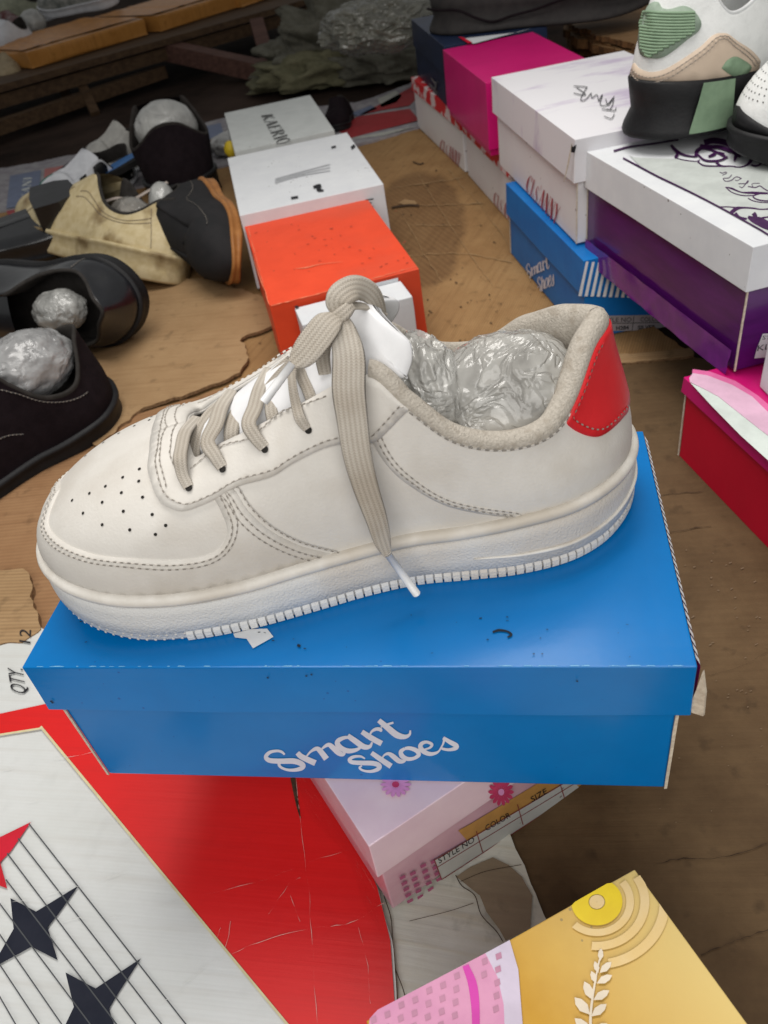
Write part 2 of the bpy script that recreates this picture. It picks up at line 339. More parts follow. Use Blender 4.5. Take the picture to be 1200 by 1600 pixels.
def lid_mesh(name, X, Y, yaw, L, Wd, ztop, H, mats, parent, t=.0017, warp=.0005, seed=0, mi_faces=None, flare=.001, r=.0016, gap=None):
    """open tray lid: top sheet plus four hanging flaps with thickness"""
    nx, ny, nz = 24, 16, 5; vs = []; idx = {}; fs = []; mi = []
    def P(u, v, w, inner):   # u,v in [-1,1] on top; w depth fraction for flap verts
        pass
    mb = MB(); mf = mi_faces or {}
    def vert(x, y, z, inn):
        s = L / 2 - (t if inn else 0), Wd / 2 - (t if inn else 0)
        d = -z
        fl = flare * (d / H) ** 1.2
        ax = x * (s[0] + fl); ay = y * (s[1] + fl)
        q = Vector((ax * 9 + seed, ay * 9, z * 9)); a = noise.noise(q) * warp
        if abs(x) > .999: ax += a * (d / H) * 1.5 * x
        if abs(y) > .999: ay += a * (d / H) * 1.5 * y
        zz = z - (t if inn else 0) * (1 - d / H)
        if d == 0: zz += a * (1 - max(abs(x), abs(y)) ** 6)
        return rot((ax, ay, zz), yaw, Vector((X, Y, ztop)))
    for inn in (0, 1):
        # top
        g = [[vert(-1 + 2 * i / nx, -1 + 2 * j / ny, 0, inn) for j in range(ny + 1)] for i in range(nx + 1)]
        V = [p for row in g for p in row]; F = []
        for i in range(nx):
            for j in range(ny):
                a = i * (ny + 1) + j; F.append((a, a + ny + 1, a + ny + 2, a + 1) if not inn else (a, a + 1, a + ny + 2, a + ny + 1))
        mb.add(V, F, mf.get('top', 0) if not inn else mf.get('inner', 0))
        per = [(-1 + 2 * i / nx, -1) for i in range(nx)] + [(1, -1 + 2 * j / ny) for j in range(ny)] + [(1 - 2 * i / nx, 1) for i in range(nx)] + [(-1, 1 - 2 * j / ny) for j in range(ny)]
        names = ['front'] * nx + ['right'] * ny + ['back'] * nx + ['left'] * ny
        V = []; F = []; M = []
        n = len(per)
        for k in range(nz + 1):
            for (x, y) in per: V.append(vert(x, y, -H * k / nz, inn))
        for k in range(nz):
            for i in range(n):
                j = (i + 1) % n; a, b, c, d = k * n + i, k * n + j, (k + 1) * n + j, (k + 1) * n + i
                F.append((a, d, c, b) if not inn else (a, b, c, d)); M.append(mf.get(names[i], 0) if not inn else mf.get('inner', 0))
        b0 = len(mb.v); mb.v += V; mb.f += [tuple(i + b0 for i in f) for f in F]; mb.m += M
        if not inn: rim0 = b0 + nz * n
        else:
            rim1 = b0 + nz * n
            for i in range(n):
                j = (i + 1) % n; mb.f.append((rim0 + i, rim1 + i, rim1 + j, rim0 + j)); mb.m.append(mf.get('rim', mf.get('inner', 0)))
    o = mb.build(name, mats, parent)
    bm = bmesh.new(); bm.from_mesh(o.data); bmesh.ops.remove_doubles(bm, verts=bm.verts[:], dist=1e-5)
    bm.normal_update()
    es = [e for e in bm.edges if len(e.link_faces) == 2 and e.calc_face_angle(0) > 1.1]
    bmesh.ops.bevel(bm, geom=es, offset=t * .47, segments=3, affect='EDGES', profile=.6)
    bm.to_mesh(o.data); bm.free()
    return o
def plane_of(X, Y, yaw, L, Wd, z0, H, face):
    n = {'front': (0, -1, 0), 'back': (0, 1, 0), 'left': (-1, 0, 0), 'right': (1, 0, 0), 'top': (0, 0, 1)}[face]
    o = Vector((n[0] * L / 2, n[1] * Wd / 2, H if face == 'top' else H / 2))
    return rot(o, yaw, Vector((X, Y, z0))), rot(n, yaw)
def boxthing(name, label, cat, X, Y, yaw, L, Wd, z0, H, mats, lid=None, lidmats=None, mf=None, lmf=None, group=None, seed=0, over=.004, warp=.0005, strips=(), lwarp=None):
    """lid = height of lid; L,Wd are the outer (lid) sizes"""
    t = empty(name, (X, Y, z0), label, cat, group)
    if lid:
        b = box_mesh('box_body', X, Y, yaw, L - 2 * over, Wd - 2 * over, z0, H - .002, mats, t, warp=warp, seed=seed, mi_faces=mf)
        l = lid_mesh('lid', X, Y, yaw, L, Wd, z0 + H, lid, lidmats or mats, t, seed=seed + 3, warp=lwarp or warp, mi_faces=lmf)
    else:
        b = box_mesh('box_body', X, Y, yaw, L, Wd, z0, H, mats, t, warp=warp, seed=seed, mi_faces=mf); l = b
    if strips:
        w = MATS.get('raw_edge')
        for (sx, sy) in strips:     # raw board edge at a vertical corner
            ll, ww = (L - 2 * over, Wd - 2 * over) if lid else (L, Wd)
            mb = MB(); zz = H - (lid or 0) + .002; k = 7
            for side in (0, 1):
                V = []
                for i in range(k + 1):
                    z = .0005 + zz * i / k; j = .0006 * noise.noise(Vector((i * 1.7, sx * 3 + seed, sy)))
                    e = .0011 + abs(j)
                    for (dx, dy) in ((.0004, .0004), (-e, .0006), (-e, -.0002), (.0, -.0012 - j)):
                        V.append(rot((sx * (ll / 2 + dx + .0006), sy * (ww / 2 + dy + .0006), z), yaw, Vector((X, Y, z0))))
                if side == 0:
                    F = []
                    for i in range(k):
                        for q in range(4): F.append((i * 4 + q, i * 4 + (q + 1) % 4, (i + 1) * 4 + (q + 1) % 4, (i + 1) * 4 + q))
                    F += [(0, 1, 2, 3), tuple(k * 4 + q for q in (3, 2, 1, 0))]
                    mb.add(V, F)
            mb.build('board_edge', w, b if b.parent is t else t)
    return t, b, l

# ------------------------------------------------------------------ palette
M_raw = mat('raw_edge', (.62, .55, .45), (.45, .38, .3), .8, 200)
M_blue = mat('blue_print', (.0, .155, .46), (.0, .138, .415), .22, 7, bump=.02, bscale=300, spec=.3, dots=38, dotc=(.004, .08, .3), thr=(.35, .7))
M_blue2 = mat('blue_print_old', (.006, .16, .48), (.005, .12, .40), .45, 7, bump=.08, bscale=500, thr=(.35, .7))
M_dkblue = mat('dark_blue_print', (.004, .06, .22), (.004, .045, .17), .45, 7)
M_stripe = mat('white_print', (.78, .79, .80), (.70, .71, .72), .5, 30)
M_letter = mat('pale_lettering', (.60, .62, .70), (.54, .56, .64), .4, 60)
M_red_let = mat('red_lettering', (.42, .02, .03), (.30, .015, .02), .5, 60)
M_blk = mat('black_print', (.015, .015, .018), (.022, .022, .026), .6, 60, spec=.15)
M_grey_let = mat('grey_lettering', (.16, .16, .17), (.1, .1, .1), .5, 60)
M_orange = mat('orange_print', (.72, .068, .022), (.64, .056, .018), .5, 9, bump=.12, bscale=120, c3=(.60, .07, .03), thr=(.3, .7), dots=16, dotc=(.35, .04, .02))
M_white = mat('white_card', (.64, .655, .67), (.57, .585, .61), .55, 12, bump=.15, bscale=90, dots=22, dotc=(.2, .19, .18), thr=(.3, .75))
M_white_g = mat('white_card_grey', (.54, .56, .55), (.45, .47, .46), .6, 10, bump=.15, bscale=90, dots=22, dotc=(.25, .24, .22), thr=(.3, .75))
M_marble = mat('marble_print', (.64, .63, .655), (.47, .41, .52), .5, 3.2, 10, stretch=(1, 3.2, 1), thr=(.52, .60), bump=.1, bscale=90)
M_marble2 = mat('marble_print_body', (.70, .685, .69), (.62, .56, .58), .55, 5, 8, thr=(.45, .75), bump=.12, bscale=90, dots=18, dotc=(.25, .2, .2))
M_mag = mat('magenta_print', (.56, .007, .15), (.49, .006, .13), .38, 6, bump=.08, bscale=100, coat=.2, thr=(.3, .7))
M_navy = mat('navy_print', (.012, .022, .055), (.009, .016, .04), .4, 8, bump=.1, bscale=150)
M_purple = mat('purple_print', (.085, .006, .125), (.05, .003, .075), .3, 5, stretch=(1, 1, 6), coat=.5, thr=(.3, .7))
M_redbox = mat('red_print', (.56, .004, .030), (.50, .004, .027), .42, 6, bump=.08, bscale=200, thr=(.3, .7))
M_pink = mat('pink_print', (.62, .40, .47), (.52, .30, .38), .35, 12, coat=.5, thr=(.3, .7), dots=45, dotc=(.3, .15, .15), bump=.2, bscale=40)
M_palepink = mat('pale_pink_print', (.68, .53, .58), (.62, .45, .52), .35, 12, coat=.5, thr=(.3, .7), bump=.2, bscale=40)
M_yel = mat('yellow_print', (.58, .33, .035), (.46, .23, .012), .45, 5, thr=(.3, .7), dots=40, dotc=(.12, .06, .02), bump=.1, bscale=200)
M_film = None

# ------------------------------------------------------------------ the ground
M_floor = mat('earth_floor', (.034, .022, .017), (.016, .011, .009), .95, 6, 10, bump=.6, bscale=60, c3=(.06, .04, .032), spec=.05)
mesh('floor', [(-9, -1, -.001), (9, -1, -.001), (9, 14, -.001), (-9, 14, -.001)], [(0, 1, 2, 3)], M_floor)['kind'] = 'structure'

def slab(name, poly, z, th, mats, ragged=.0, step=.03, warp=.001, mi=None, parent=None, seed=0, rag_step=.006, curl=None):
    """flat sheet of board: world xy outline (list of Vector), with edge thickness"""
    P = np.array([(p[0], p[1]) for p in poly]); P = np.vstack([P, P[:1]])
    if ragged:
        P = resample(P, rag_step)
        for i in range(len(P)):
            P[i] += np.array([noise.noise(Vector((P[i][0] * 60, P[i][1] * 60, seed))), noise.noise(Vector((P[i][0] * 60, P[i][1] * 60, seed + 9)))]) * ragged
            P[i] += np.array([noise.noise(Vector((P[i][0] * 12, P[i][1] * 12, seed))), noise.noise(Vector((P[i][0] * 12, P[i][1] * 12, seed + 9)))]) * ragged
        P[-1] = P[0]
    else: P = resample(P, .02)
    P = P[:-1]; V, F = fill2d([tuple(p) for p in P], step)
    def zz(x, y):
        h = noise.noise(Vector((x * 7, y * 7, seed))) * warp + noise.noise(Vector((x * 23, y * 23, seed + 5))) * warp * .4 + warp
        if curl: h += curl(x, y)
        return z + max(0, h)
    top = [(x, y, zz(x, y) + th) for x, y in V]; n = len(V); nb = len(P)
    a = sum(P[i][0] * P[(i + 1) % nb][1] - P[(i + 1) % nb][0] * P[i][1] for i in range(nb))
    bot = [(x, y, zz(x, y) if curl else z) for x, y in V[:nb]]
    fs = list(F); m_ = [0] * len(F)
    for i in range(nb):
        j = (i + 1) % nb; q = (i, n + i, n + j, j); fs.append(q if a > 0 else q[::-1]); m_.append(1 if len(mats) > 1 else 0)
    return mesh(name, top + bot, fs, mats, parent, False, m_)
C_mid = mat_card('card_ochre', (.28, .155, .062), (.36, .215, .092), (.21, .11, .042), math.radians(-62), 95, .22, dark_patch=(gz(655, 348).x, gz(655, 348).y, -.12, .085, .30))
C_left = mat_card('card_left', (.26, .135, .062), (.32, .18, .088), (.19, .092, .042), math.radians(8), 60, .12)
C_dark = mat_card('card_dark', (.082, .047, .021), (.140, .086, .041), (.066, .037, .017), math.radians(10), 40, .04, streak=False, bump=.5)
C_pale = mat_card('card_pale', (.31, .19, .092), (.38, .245, .125), (.24, .138, .062), math.radians(12), 70, .2)
C_edge = mat('card_edge', (.27, .165, .085), (.14, .08, .04), .9, 300, bump=.6, bscale=300)
C_tape = mat_card('card_tape', (.175, .098, .05), (.22, .128, .066), (.135, .073, .038), math.radians(-62), 95, .35)

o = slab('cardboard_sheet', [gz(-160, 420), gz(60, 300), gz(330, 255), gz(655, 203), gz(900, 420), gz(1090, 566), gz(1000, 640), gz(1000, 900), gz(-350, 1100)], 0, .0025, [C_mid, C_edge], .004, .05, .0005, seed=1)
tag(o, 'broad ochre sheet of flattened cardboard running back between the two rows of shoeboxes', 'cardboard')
o = slab('cardboard_sheet', [gz(-300, 800, .004), gz(40, 748, .004), gz(205, 655, .004), gz(390, 597, .004), gz(470, 570, .004), gz(560, 640, .004), gz(560, 1100, .004), gz(-300, 1300, .004)], .0035, .003, [C_left, C_edge], .003, .04, .0006, seed=2)
tag(o, 'brown cardboard sheet lying beside the toe of the white sneaker, with a torn far edge', 'cardboard')
o = slab('cardboard_sheet', [gz(150, 700, .008), gz(225, 640, .008), gz(300, 615, .008), gz(378, 585, .008), gz(392, 560, .008), gz(378, 530, .008), gz(432, 512, .008), gz(420, 470, .008), gz(330, 440, .008), gz(180, 430, .008), gz(60, 600, .008)], .0068, .0035, [C_pale, C_edge], .006, .03, .0008, seed=3, rag_step=.004)
tag(o, 'torn piece of pale corrugated cardboard with a ragged end, next to the black suede shoe', 'cardboard')
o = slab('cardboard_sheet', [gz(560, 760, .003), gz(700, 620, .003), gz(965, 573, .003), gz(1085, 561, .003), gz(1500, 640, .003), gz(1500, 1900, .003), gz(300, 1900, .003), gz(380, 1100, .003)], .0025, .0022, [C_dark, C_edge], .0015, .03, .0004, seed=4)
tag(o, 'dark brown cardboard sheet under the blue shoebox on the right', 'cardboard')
cd = o
mbx = MB(); PZ = (Vector((0, 0, .0056)), Vector((0, 0, 1)))
for pts, w in (([(945, 783), (1010, 777), (1100, 768)], 1.6), ([(940, 842), (1030, 834), (1110, 822)], 2.2), ([(1085, 1060), (1150, 1045), (1200, 1018)], 1.2),
               ([(1020, 1353), (1060, 1343), (1130, 1340), (1200, 1318)], 2.4), ([(1095, 1492), (1150, 1470), (1200, 1453)], 3)):
    q_ = spline(pts, 7); stroke_px([(a + random.uniform(-1.2, 1.2), b + random.uniform(-1.2, 1.2)) for a, b in q_], [w * random.uniform(.1, .75) for _ in q_], PZ, mbx, .0005, 0, 2); mbx.build('crease', mat('crease_dark', (.07, .042, .025), (.03, .018, .01), .9, 200), cd); mbx = MB()
mbx = MB()
for i in range(60):
    a, b = random.uniform(1080, 1200), random.uniform(880, 1100); c = random.uniform(2, 5)
    if random.random() < .5: a, b = random.uniform(1000, 1200), random.uniform(860, 1300); c = random.uniform(1, 3)
    stroke_px([(a, b), (a + c, b - c * random.uniform(-.2, .8))], random.uniform(.8, 1.8), PZ, mbx, .0006, 0, 2)
mbx.build('scuff', mat('scuff_pale', (.20, .14, .09), None, .8, 200), cd)['kind'] = 'stuff'
# darker taped patch and tears on the ochre sheet
mid = bpy.data.objects['cardboard_sheet']
PM = (Vector((0, 0, .0042)), Vector((0, 0, 1)))
for pts, w in (([(612, 325), (622, 323), (640, 321), (655, 322)], 3.2), ([(645, 253), (655, 257), (662, 255)], 1.6),):
    mb = MB(); stroke_px(pts, w, PM, mb, .0010, 0, 3); mb.build('tear', MATS['crease_dark'], mid)
mb = MB()
for pts, w in (([(618, 293), (680, 285), (725, 277)], 1.6), ([(625, 322), (700, 320), (755, 318)], 1.8), ([(640, 352), (720, 352)], 1.2), ([(640, 400), (715, 396), (800, 410)], 1.6), ([(655, 275), (690, 330), (735, 400), (770, 445)], 1.6), ([(625, 330), (665, 400), (690, 440)], 1.4), ([(735, 300), (790, 375), (830, 440)], 1.4), ([(700, 262), (728, 300)], 1.5)):
    q_ = spline(pts, 9); stroke_px([(a + random.uniform(-1, 1), b + random.uniform(-1, 1)) for a, b in q_], [w * random.uniform(.2, .8) for _ in q_], PM, mb, .0007, 0, 2); mb.build('tape_crease', mat('tape_line', (.33, .21, .10), None, .5, 90), mid); mb = MB()
decal([(622, 318), (632, 312), (648, 314), (652, 319), (640, 322)], PM, mb, .0009)
mb.build('tape_scrap', MATS['tape_line'], mid)
mb = MB(); rl = random.Random(5)
for i in range(90):
    u_, v_ = rl.choice(((rl.uniform(600, 790), rl.uniform(250, 560)), (rl.uniform(620, 960), rl.uniform(430, 560)), (rl.uniform(230, 440), rl.uniform(420, 600))))
    w_ = rl.uniform(.6, 1.6); stroke_px([(u_, v_), (u_ + rl.uniform(1, 4), v_ + rl.uniform(-1.5, 1.5))], w_, PM, mb, .0006, 0, 1)
tag(mb.build('floor_grit', MATS['crease_dark']), 'fine dark grit and fibres scattered over the ochre cardboard', 'grit', None, 'stuff')
# torn cardboard on left above the star carton
o = slab('cardboard_sheet', [gz(-120, 905, .012), gz(35, 893, .012), (gz(52, 912, .012)), gz(46, 935, .012), gz(60, 960, .012), gz(68, 985, .012), gz(40, 1010, .012), gz(-150, 1020, .012)], .008, .006, [C_pale, C_edge], .004, .03, .001, seed=6, rag_step=.004)
tag(o, 'pale torn cardboard strip at the left edge of the photo, above the carton marked 12', 'cardboard')

# star carton (flattened, printed)
M_cartW = mat_card('carton_white', (.54, .55, .53), (.60, .61, .60), (.50, .49, .46), math.radians(15), 120, .02, .55, bump=.15, grime=.08)
M_cartR = mat_card('carton_red', (.64, .013, .013), (.60, .011, .011), (.54, .012, .012), math.radians(15), 120, .02, .42, bump=.15, grime=.08)
ZS = .0150
sc_poly = [gz(-200, 985, ZS), gz(45, 968, ZS), gz(75, 985, ZS), gz(200, 990, ZS), gz(480, 1150, ZS), gz(520, 1210, ZS), gz(592, 1388, ZS), gz(612, 1470, ZS), gz(622, 1600, ZS), gz(640, 1900, ZS), gz(-300, 1900, ZS)]
car = slab('printed_carton', sc_poly, .0075, .006, [M_cartW, C_edge], .0012, .03, .0006, seed=8)
tag(car, 'flattened white and red carton printed with black stars and thin lines', 'carton')
PS = (Vector((0, 0, .0151)), Vector((0, 0, 1)))
mb = MB()
decal([(-150, 1150), (-150, 1108), (-2, 1116), (100, 1094), (200, 1080), (490, 1180), (520, 1215), (590, 1388), (610, 1470), (619, 1600), (630, 1850), (640, 1850), (455, 1606), (66, 1137), (0, 1147)], PS, mb, .0004, 0, 0)
mb.build('red_print', M_cartR, car)
mb = MB(); stroke_px([(-100, 1165), (0, 1149), (64, 1139)], 3, PS, mb, .0009, 0, 1, smooth=False); stroke_px([(64, 1136), (250, 1361), (455, 1608)], 4, PS, mb, .0009, 0, 1, smooth=False)
mb.build('border_line', mat('cream_line', (.62, .55, .33), None, .5, 60), car)
mb = MB()
decal([(124, 1384), (91, 1430), (75, 1450), (91, 1501), (50, 1480), (-14, 1515), (22, 1452), (17, 1404), (57, 1425)], PS, mb, .0007)
decal([(221, 1498), (186, 1552), (171, 1577), (190, 1640), (140, 1612), (80, 1650), (116, 1574), (103, 1520), (150, 1545)], PS, mb, .0007)
mb.build('black_star', mat('star_black', (.010, .012, .022), (.015, .017, .028), .6, 30, spec=.15), car)
mb = MB(); decal([(49, 1285), (18, 1330), (1, 1348), (12, 1389), (-25, 1375), (-60, 1400), (-35, 1350), (-40, 1315), (0, 1309)], PS, mb, .0007)
mb.build('red_star', mat('star_red', (.55, .01, .03), (.45, .01, .02), .5, 30), car)
mb = MB()
for a, b in (((46, 1288), (292, 1602)), ((29, 1311), (254, 1602)), ((12, 1334), (214, 1602)), ((10, 1375), (190, 1610)), ((0, 1412), (150, 1612)), ((0, 1460), (98, 1602)), ((0, 1507), (63, 1602)), ((0, 1557), (26, 1602))):
    stroke_px([a, b], 2.2, PS, mb, .0011, 0, 1, smooth=False)
mb.build('staff_line', mat('line_grey', (.07, .075, .08), None, .5, 60), car)
mb = MB()
text_px('12', (48, 1006), (49, 985), (30, 1003), PS, mb, .0006); text_px('QTY.', (42, 1086), (36, 1046), (17, 1080), PS, mb, .0006)
mb.build('lettering', M_blk, car)
mb = MB()
for pts, w in (([(464, 1218), (470, 1290), (482, 1390), (488, 1480), (496, 1600)], 1.8), ([(290, 1405), (400, 1380), (480, 1350), (555, 1325)], 2.0), ([(360, 1492), (420, 1468), (500, 1450), (550, 1442), (600, 1412)], 2.4), ([(420, 1430), (450, 1385), (470, 1372)], 1.2), ([(455, 1400), (468, 1440)], 1.2),
               ([(345, 1450), (340, 1470)], 1.2), ([(362, 1440), (352, 1485)], 1.4), ([(560, 1450), (575, 1510), (578, 1570)], 1.2), ([(60, 1455), (120, 1435), (200, 1430), (290, 1405)], 1.5), ([(0, 1415), (60, 1402), (170, 1372), (200, 1362)], 1.5), ([(285, 1540), (330, 1505), (352, 1492)], 1.6), ([(240, 1575), (285, 1550)], 1.8), ([(0, 1205), (60, 1190), (150, 1175), (230, 1150)], 1.4), ([(60, 1250), (20, 1262)], 1.0)):
    q = [(a + random.uniform(-1.5, 1.5), b + random.uniform(-1.5, 1.5)) for a, b in spline(pts, 4)]
    stroke_px(q, [w * .8 * max(0., random.uniform(-.5, .8)) for _ in q], PS, mb, .0013, 0, 2); mb.build('fold_wear', mat('wear_pale', (.62, .36, .33), (.58, .26, .24), .45, 300) if pts[0][0] > 285 else mat('wear_white', (.60, .60, .57), (.50, .50, .48), .45, 300), car); mb = MB()
0 and mb.build('fold_wear', mat('wear_pale', (.62, .36, .33), (.58, .26, .24), .45, 300), car)
mb = MB(); stroke_px([(458, 1216), (462, 1240), (466, 1262), (470, 1280)], [8, 6, 4, 1], PS, mb, .0013)
mb.build('dark_patch', MATS['crease_dark'], car)
# peeled white flap under the pink box
M_peel = mat_card('peeled_paper', (.52, .50, .43), (.60, .59, .55), (.44, .38, .27), math.radians(20), 60, .04, .8, bump=.5)
pe = slab('carton_flap', [gz(560, 1290, .01), gz(700, 1260, .01), gz(782, 1280, .01), gz(800, 1300, .01), gz(852, 1432, .01), gz(870, 1480, .01), gz(700, 1640, .01), gz(615, 1640, .01), gz(590, 1400, .01)], .005, .0035, [M_peel, C_edge], .0016, .02, .0008, seed=11)
tag(pe, 'peeling dirty white carton flap with bare brown patch, beside the yellow box', 'carton flap')
PP = (Vector((0, 0, .0105)), Vector((0, 0, 1)))
mb = MB(); decal([(713, 1370), (735, 1355), (770, 1340), (795, 1352), (815, 1370), (832, 1400), (828, 1450), (790, 1470), (780, 1452), (760, 1425), (750, 1400), (735, 1388)], PP, mb, .0004)
mb.build('bare_patch', mat_card('bare_board', (.20, .15, .10), (.25, .19, .13), (.17, .12, .08), .3, 60, .04), pe)
mb = MB()
for pts, w in (([(712, 1368), (722, 1385), (742, 1400), (752, 1430), (775, 1455), (786, 1472)], 2), ([(720, 1378), (760, 1362), (815, 1352)], 1.4), ([(600, 1400), (612, 1440), (614, 1500), (628, 1540), (634, 1560)], 2), ([(640, 1440), (700, 1425), (740, 1412)], 1.2)):
    stroke_px(pts, w * .7, PP, mb, .0008, 0, 5); mb.build('crease', MATS['crease_dark'], pe); mb = MB()

# printed mat strip at the back
M_matp = mat('mat_pale', (.30, .29, .30), (.22, .2, .22), .6, 14, bump=.3, bscale=40)
pm = slab('plastic_mat', [gz(-80, 292), gz(0, 268), gz(160, 240), gz(350, 190), gz(560, 165), gz(660, 128), gz(760, 150), gz(655, 204), gz(560, 232), gz(360, 262), gz(130, 320), gz(-80, 345)], .003, .002, [M_matp, M_matp], .006, .05, .003, seed=13)
tag(pm, 'crumpled plastic mat printed in red, blue and white, along the back of the display', 'mat')
PMt = (Vector((0, 0, .009)), Vector((0, 0, 1)))
for nm, col, polys in (('red_band', (.30, .03, .035), [[(520, 200), (560, 182), (640, 170), (655, 188), (600, 202), (548, 216)], [(10, 330), (60, 320), (56, 328), (15, 340)], [(655, 150), (640, 165), (600, 172), (560, 180), (600, 160), (650, 132)]]),
                       ('blue_band', (.14, .17, .26), [[(16, 275), (64, 266), (60, 318), (10, 326)], [(320, 198), (345, 192), (355, 230), (330, 238)], [(545, 178), (580, 165), (590, 170), (560, 182)]]),
                       ('pink_band', (.42, .14, .13), [[(70, 264), (125, 255), (128, 300), (66, 312)]]),
                       ('white_patch', (.42, .42, .38), [[(590, 155), (618, 142), (628, 150), (620, 160), (596, 168)], [(540, 218), (610, 205), (655, 196), (600, 212)]])):
    for p in polys: mb = MB(); decal(p, PMt, mb, .0005, 0, 0); mb.build(nm, mat(nm, col, None, .5, 30), pm)
mb = MB(); serif_px('KANI', (46, 312), (50, 277), (33, 312), (37, 278), PMt, mb, 0, .0014, thick=1.6); mb.build('lettering', M_white_g, pm)

# ------------------------------------------------------------------ blue shoebox and the boxes of the left row
AX, AY, AYAW, AL, AW, AZ, AH = -.017, .336, -.2330, .333, .181, .105, .109
TOPZ = AZ + AH
tA, bA, lA = boxthing('shoebox', 'bright blue shoebox with white script lettering, standing under the white sneaker', 'shoebox', AX, AY, AYAW, AL, AW, AZ, AH, [M_blue, M_raw], lid=.036, lidmats=[M_blue, M_raw], lmf={'inner': 1, 'rim': 1}, over=.0045, strips=((1, -1), (-1, -1)), warp=.0005, lwarp=.0009)
bl = (AX, AY, AYAW, AL - .009, AW - .009, AZ, AH); ll_ = (AX, AY, AYAW, AL, AW, AZ, AH)
PF = plane_of(*bl, 'front'); PF = (PF[0] + PF[1] * .0003, PF[1])
SMART = [([(150, 328), (135, 314), (110, 308), (72, 316), (52, 340), (72, 358), (130, 362), (200, 362), (243, 380), (238, 398), (200, 408), (160, 406), (128, 392), (122, 374), (150, 362)], [10, 14, 14, 18, 22, 26, 28, 30, 28, 24, 18, 14, 14, 16, 8]),
 ([(216, 318), (240, 340), (310, 372)], [26, 30, 32]), ([(262, 338), (285, 312), (315, 296), (335, 308), (368, 350)], [8, 12, 22, 28, 32]), ([(330, 318), (350, 292), (378, 276), (400, 290), (430, 318), (455, 325), (466, 300)], [8, 12, 22, 28, 28, 20, 8]),
 ([(500, 240), (465, 238), (432, 252), (425, 272), (448, 296), (485, 308), (528, 300), (552, 282)], [12, 18, 24, 28, 28, 26, 18, 10]), ([(478, 228), (520, 258), (560, 285), (592, 285), (606, 262)], [26, 30, 30, 20, 8]),
 ([(552, 208), (600, 240), (655, 270)], [26, 30, 30]), ([(590, 234), (602, 208), (625, 194), (648, 196), (652, 208)], [8, 12, 18, 20, 10]),
 ([(640, 148), (690, 190), (735, 225), (775, 234), (800, 222), (804, 200)], [26, 32, 34, 24, 14, 8]), ([(650, 184), (680, 172), (716, 160)], [8, 12, 12])]
SHOES = [([(568, 348), (545, 336), (510, 338), (488, 352), (500, 366), (550, 370), (610, 372), (642, 384), (636, 402), (600, 414), (560, 410), (540, 396), (552, 384)], [8, 12, 16, 20, 22, 24, 26, 26, 22, 16, 12, 12, 8]),
 ([(602, 318), (650, 352), (704, 388)], [24, 28, 30]), ([(655, 352), (668, 330), (690, 322), (712, 334), (745, 360), (772, 360), (782, 340)], [8, 10, 18, 26, 26, 16, 6]),
 ([(775, 296), (755, 312), (762, 336), (790, 350), (825, 346), (848, 328), (835, 306), (800, 294), (775, 296)], [16, 22, 26, 22, 18, 22, 24, 20, 16]), ([(830, 302), (855, 298), (866, 290)], [8, 8, 6]),
 ([(872, 302), (905, 292), (916, 274), (890, 262), (866, 268), (856, 286), (872, 310), (905, 324), (940, 318), (962, 300)], [8, 12, 16, 16, 20, 24, 26, 22, 14, 6]),
 ([(955, 306), (975, 270), (982, 238)], [8, 10, 14]), ([(975, 240), (1010, 262), (1042, 280), (1040, 294), (1008, 302), (975, 298), (962, 290)], [18, 24, 26, 22, 16, 14, 8])]
mb = MB()
for pts, ws in SMART + SHOES:
    k = len(mb.f)
    stroke_px([(400 + a / 3.3333, 1080 + b / 3.3333) for a, b in pts], [w * .98 / 3.3333 for w in ws], PF, mb, .0003 + .00002 * (len(mb.f) % 7), 0, 5)
mb.build('lettering', M_letter, bA)
PT = plane_of(*ll_, 'top'); mb = MB()
decal([(365, 992), (392, 985), (418, 984), (428, 997), (396, 1015), (386, 1000), (368, 998)], PT, mb, .0012)
mb.build('paper_scrap', M_white, lA)
mb = MB()
stroke_px([(770, 990), (780, 987), (793, 989), (799, 994), (793, 998)], [3, 4, 3, 4, 2], PT, mb, .0014); stroke_px([(465, 1010), (470, 1012)], 4, PT, mb, .0014)
for i in range(26):
    a, b = random.uniform(120, 1040), random.uniform(960, 1030); stroke_px([(a, b), (a + random.uniform(1, 4), b + random.uniform(-1, 1))], random.uniform(.8, 1.8), PT, mb, .0014, 0, 1)
PFl = plane_of(*ll_, 'front')
for a, b in ((80, 1092), (82, 1094), (418, 1055), (478, 1052), (486, 1050), (900, 1060)): stroke_px([(a, b), (a + 3, b + 1)], 2, PFl, mb, .0022, 0, 1)
mbw = MB(); c0 = Vector((AX, AY, AZ))
for sgn_, z_ in ((1, AH),):
    for i in range(46):
        x0 = -AL / 2 + .004 + random.random() * (AL - .012); ln_ = random.uniform(.001, .006); w_ = random.uniform(.0002, .0006)
        mbw.add([rot(p, AYAW, c0) for p in ((x0, -AW / 2 + .0004, z_ + .0001), (x0 + ln_, -AW / 2 + .0004, z_ + .0001), (x0 + ln_ * .8, -AW / 2 + .0004 + w_, z_ + .0002), (x0 + ln_ * .2, -AW / 2 + .0004 + w_, z_ + .0002))], [(0, 1, 2, 3)])
mbw.build('edge_wear', mat('worn_blue', (.18, .42, .62), (.12, .34, .56), .5, 200), lA)
o_ = mb.build('grime_speck', mat('speck', (.015, .02, .03), None, .9, 50), lA); o_['kind'] = 'stuff'
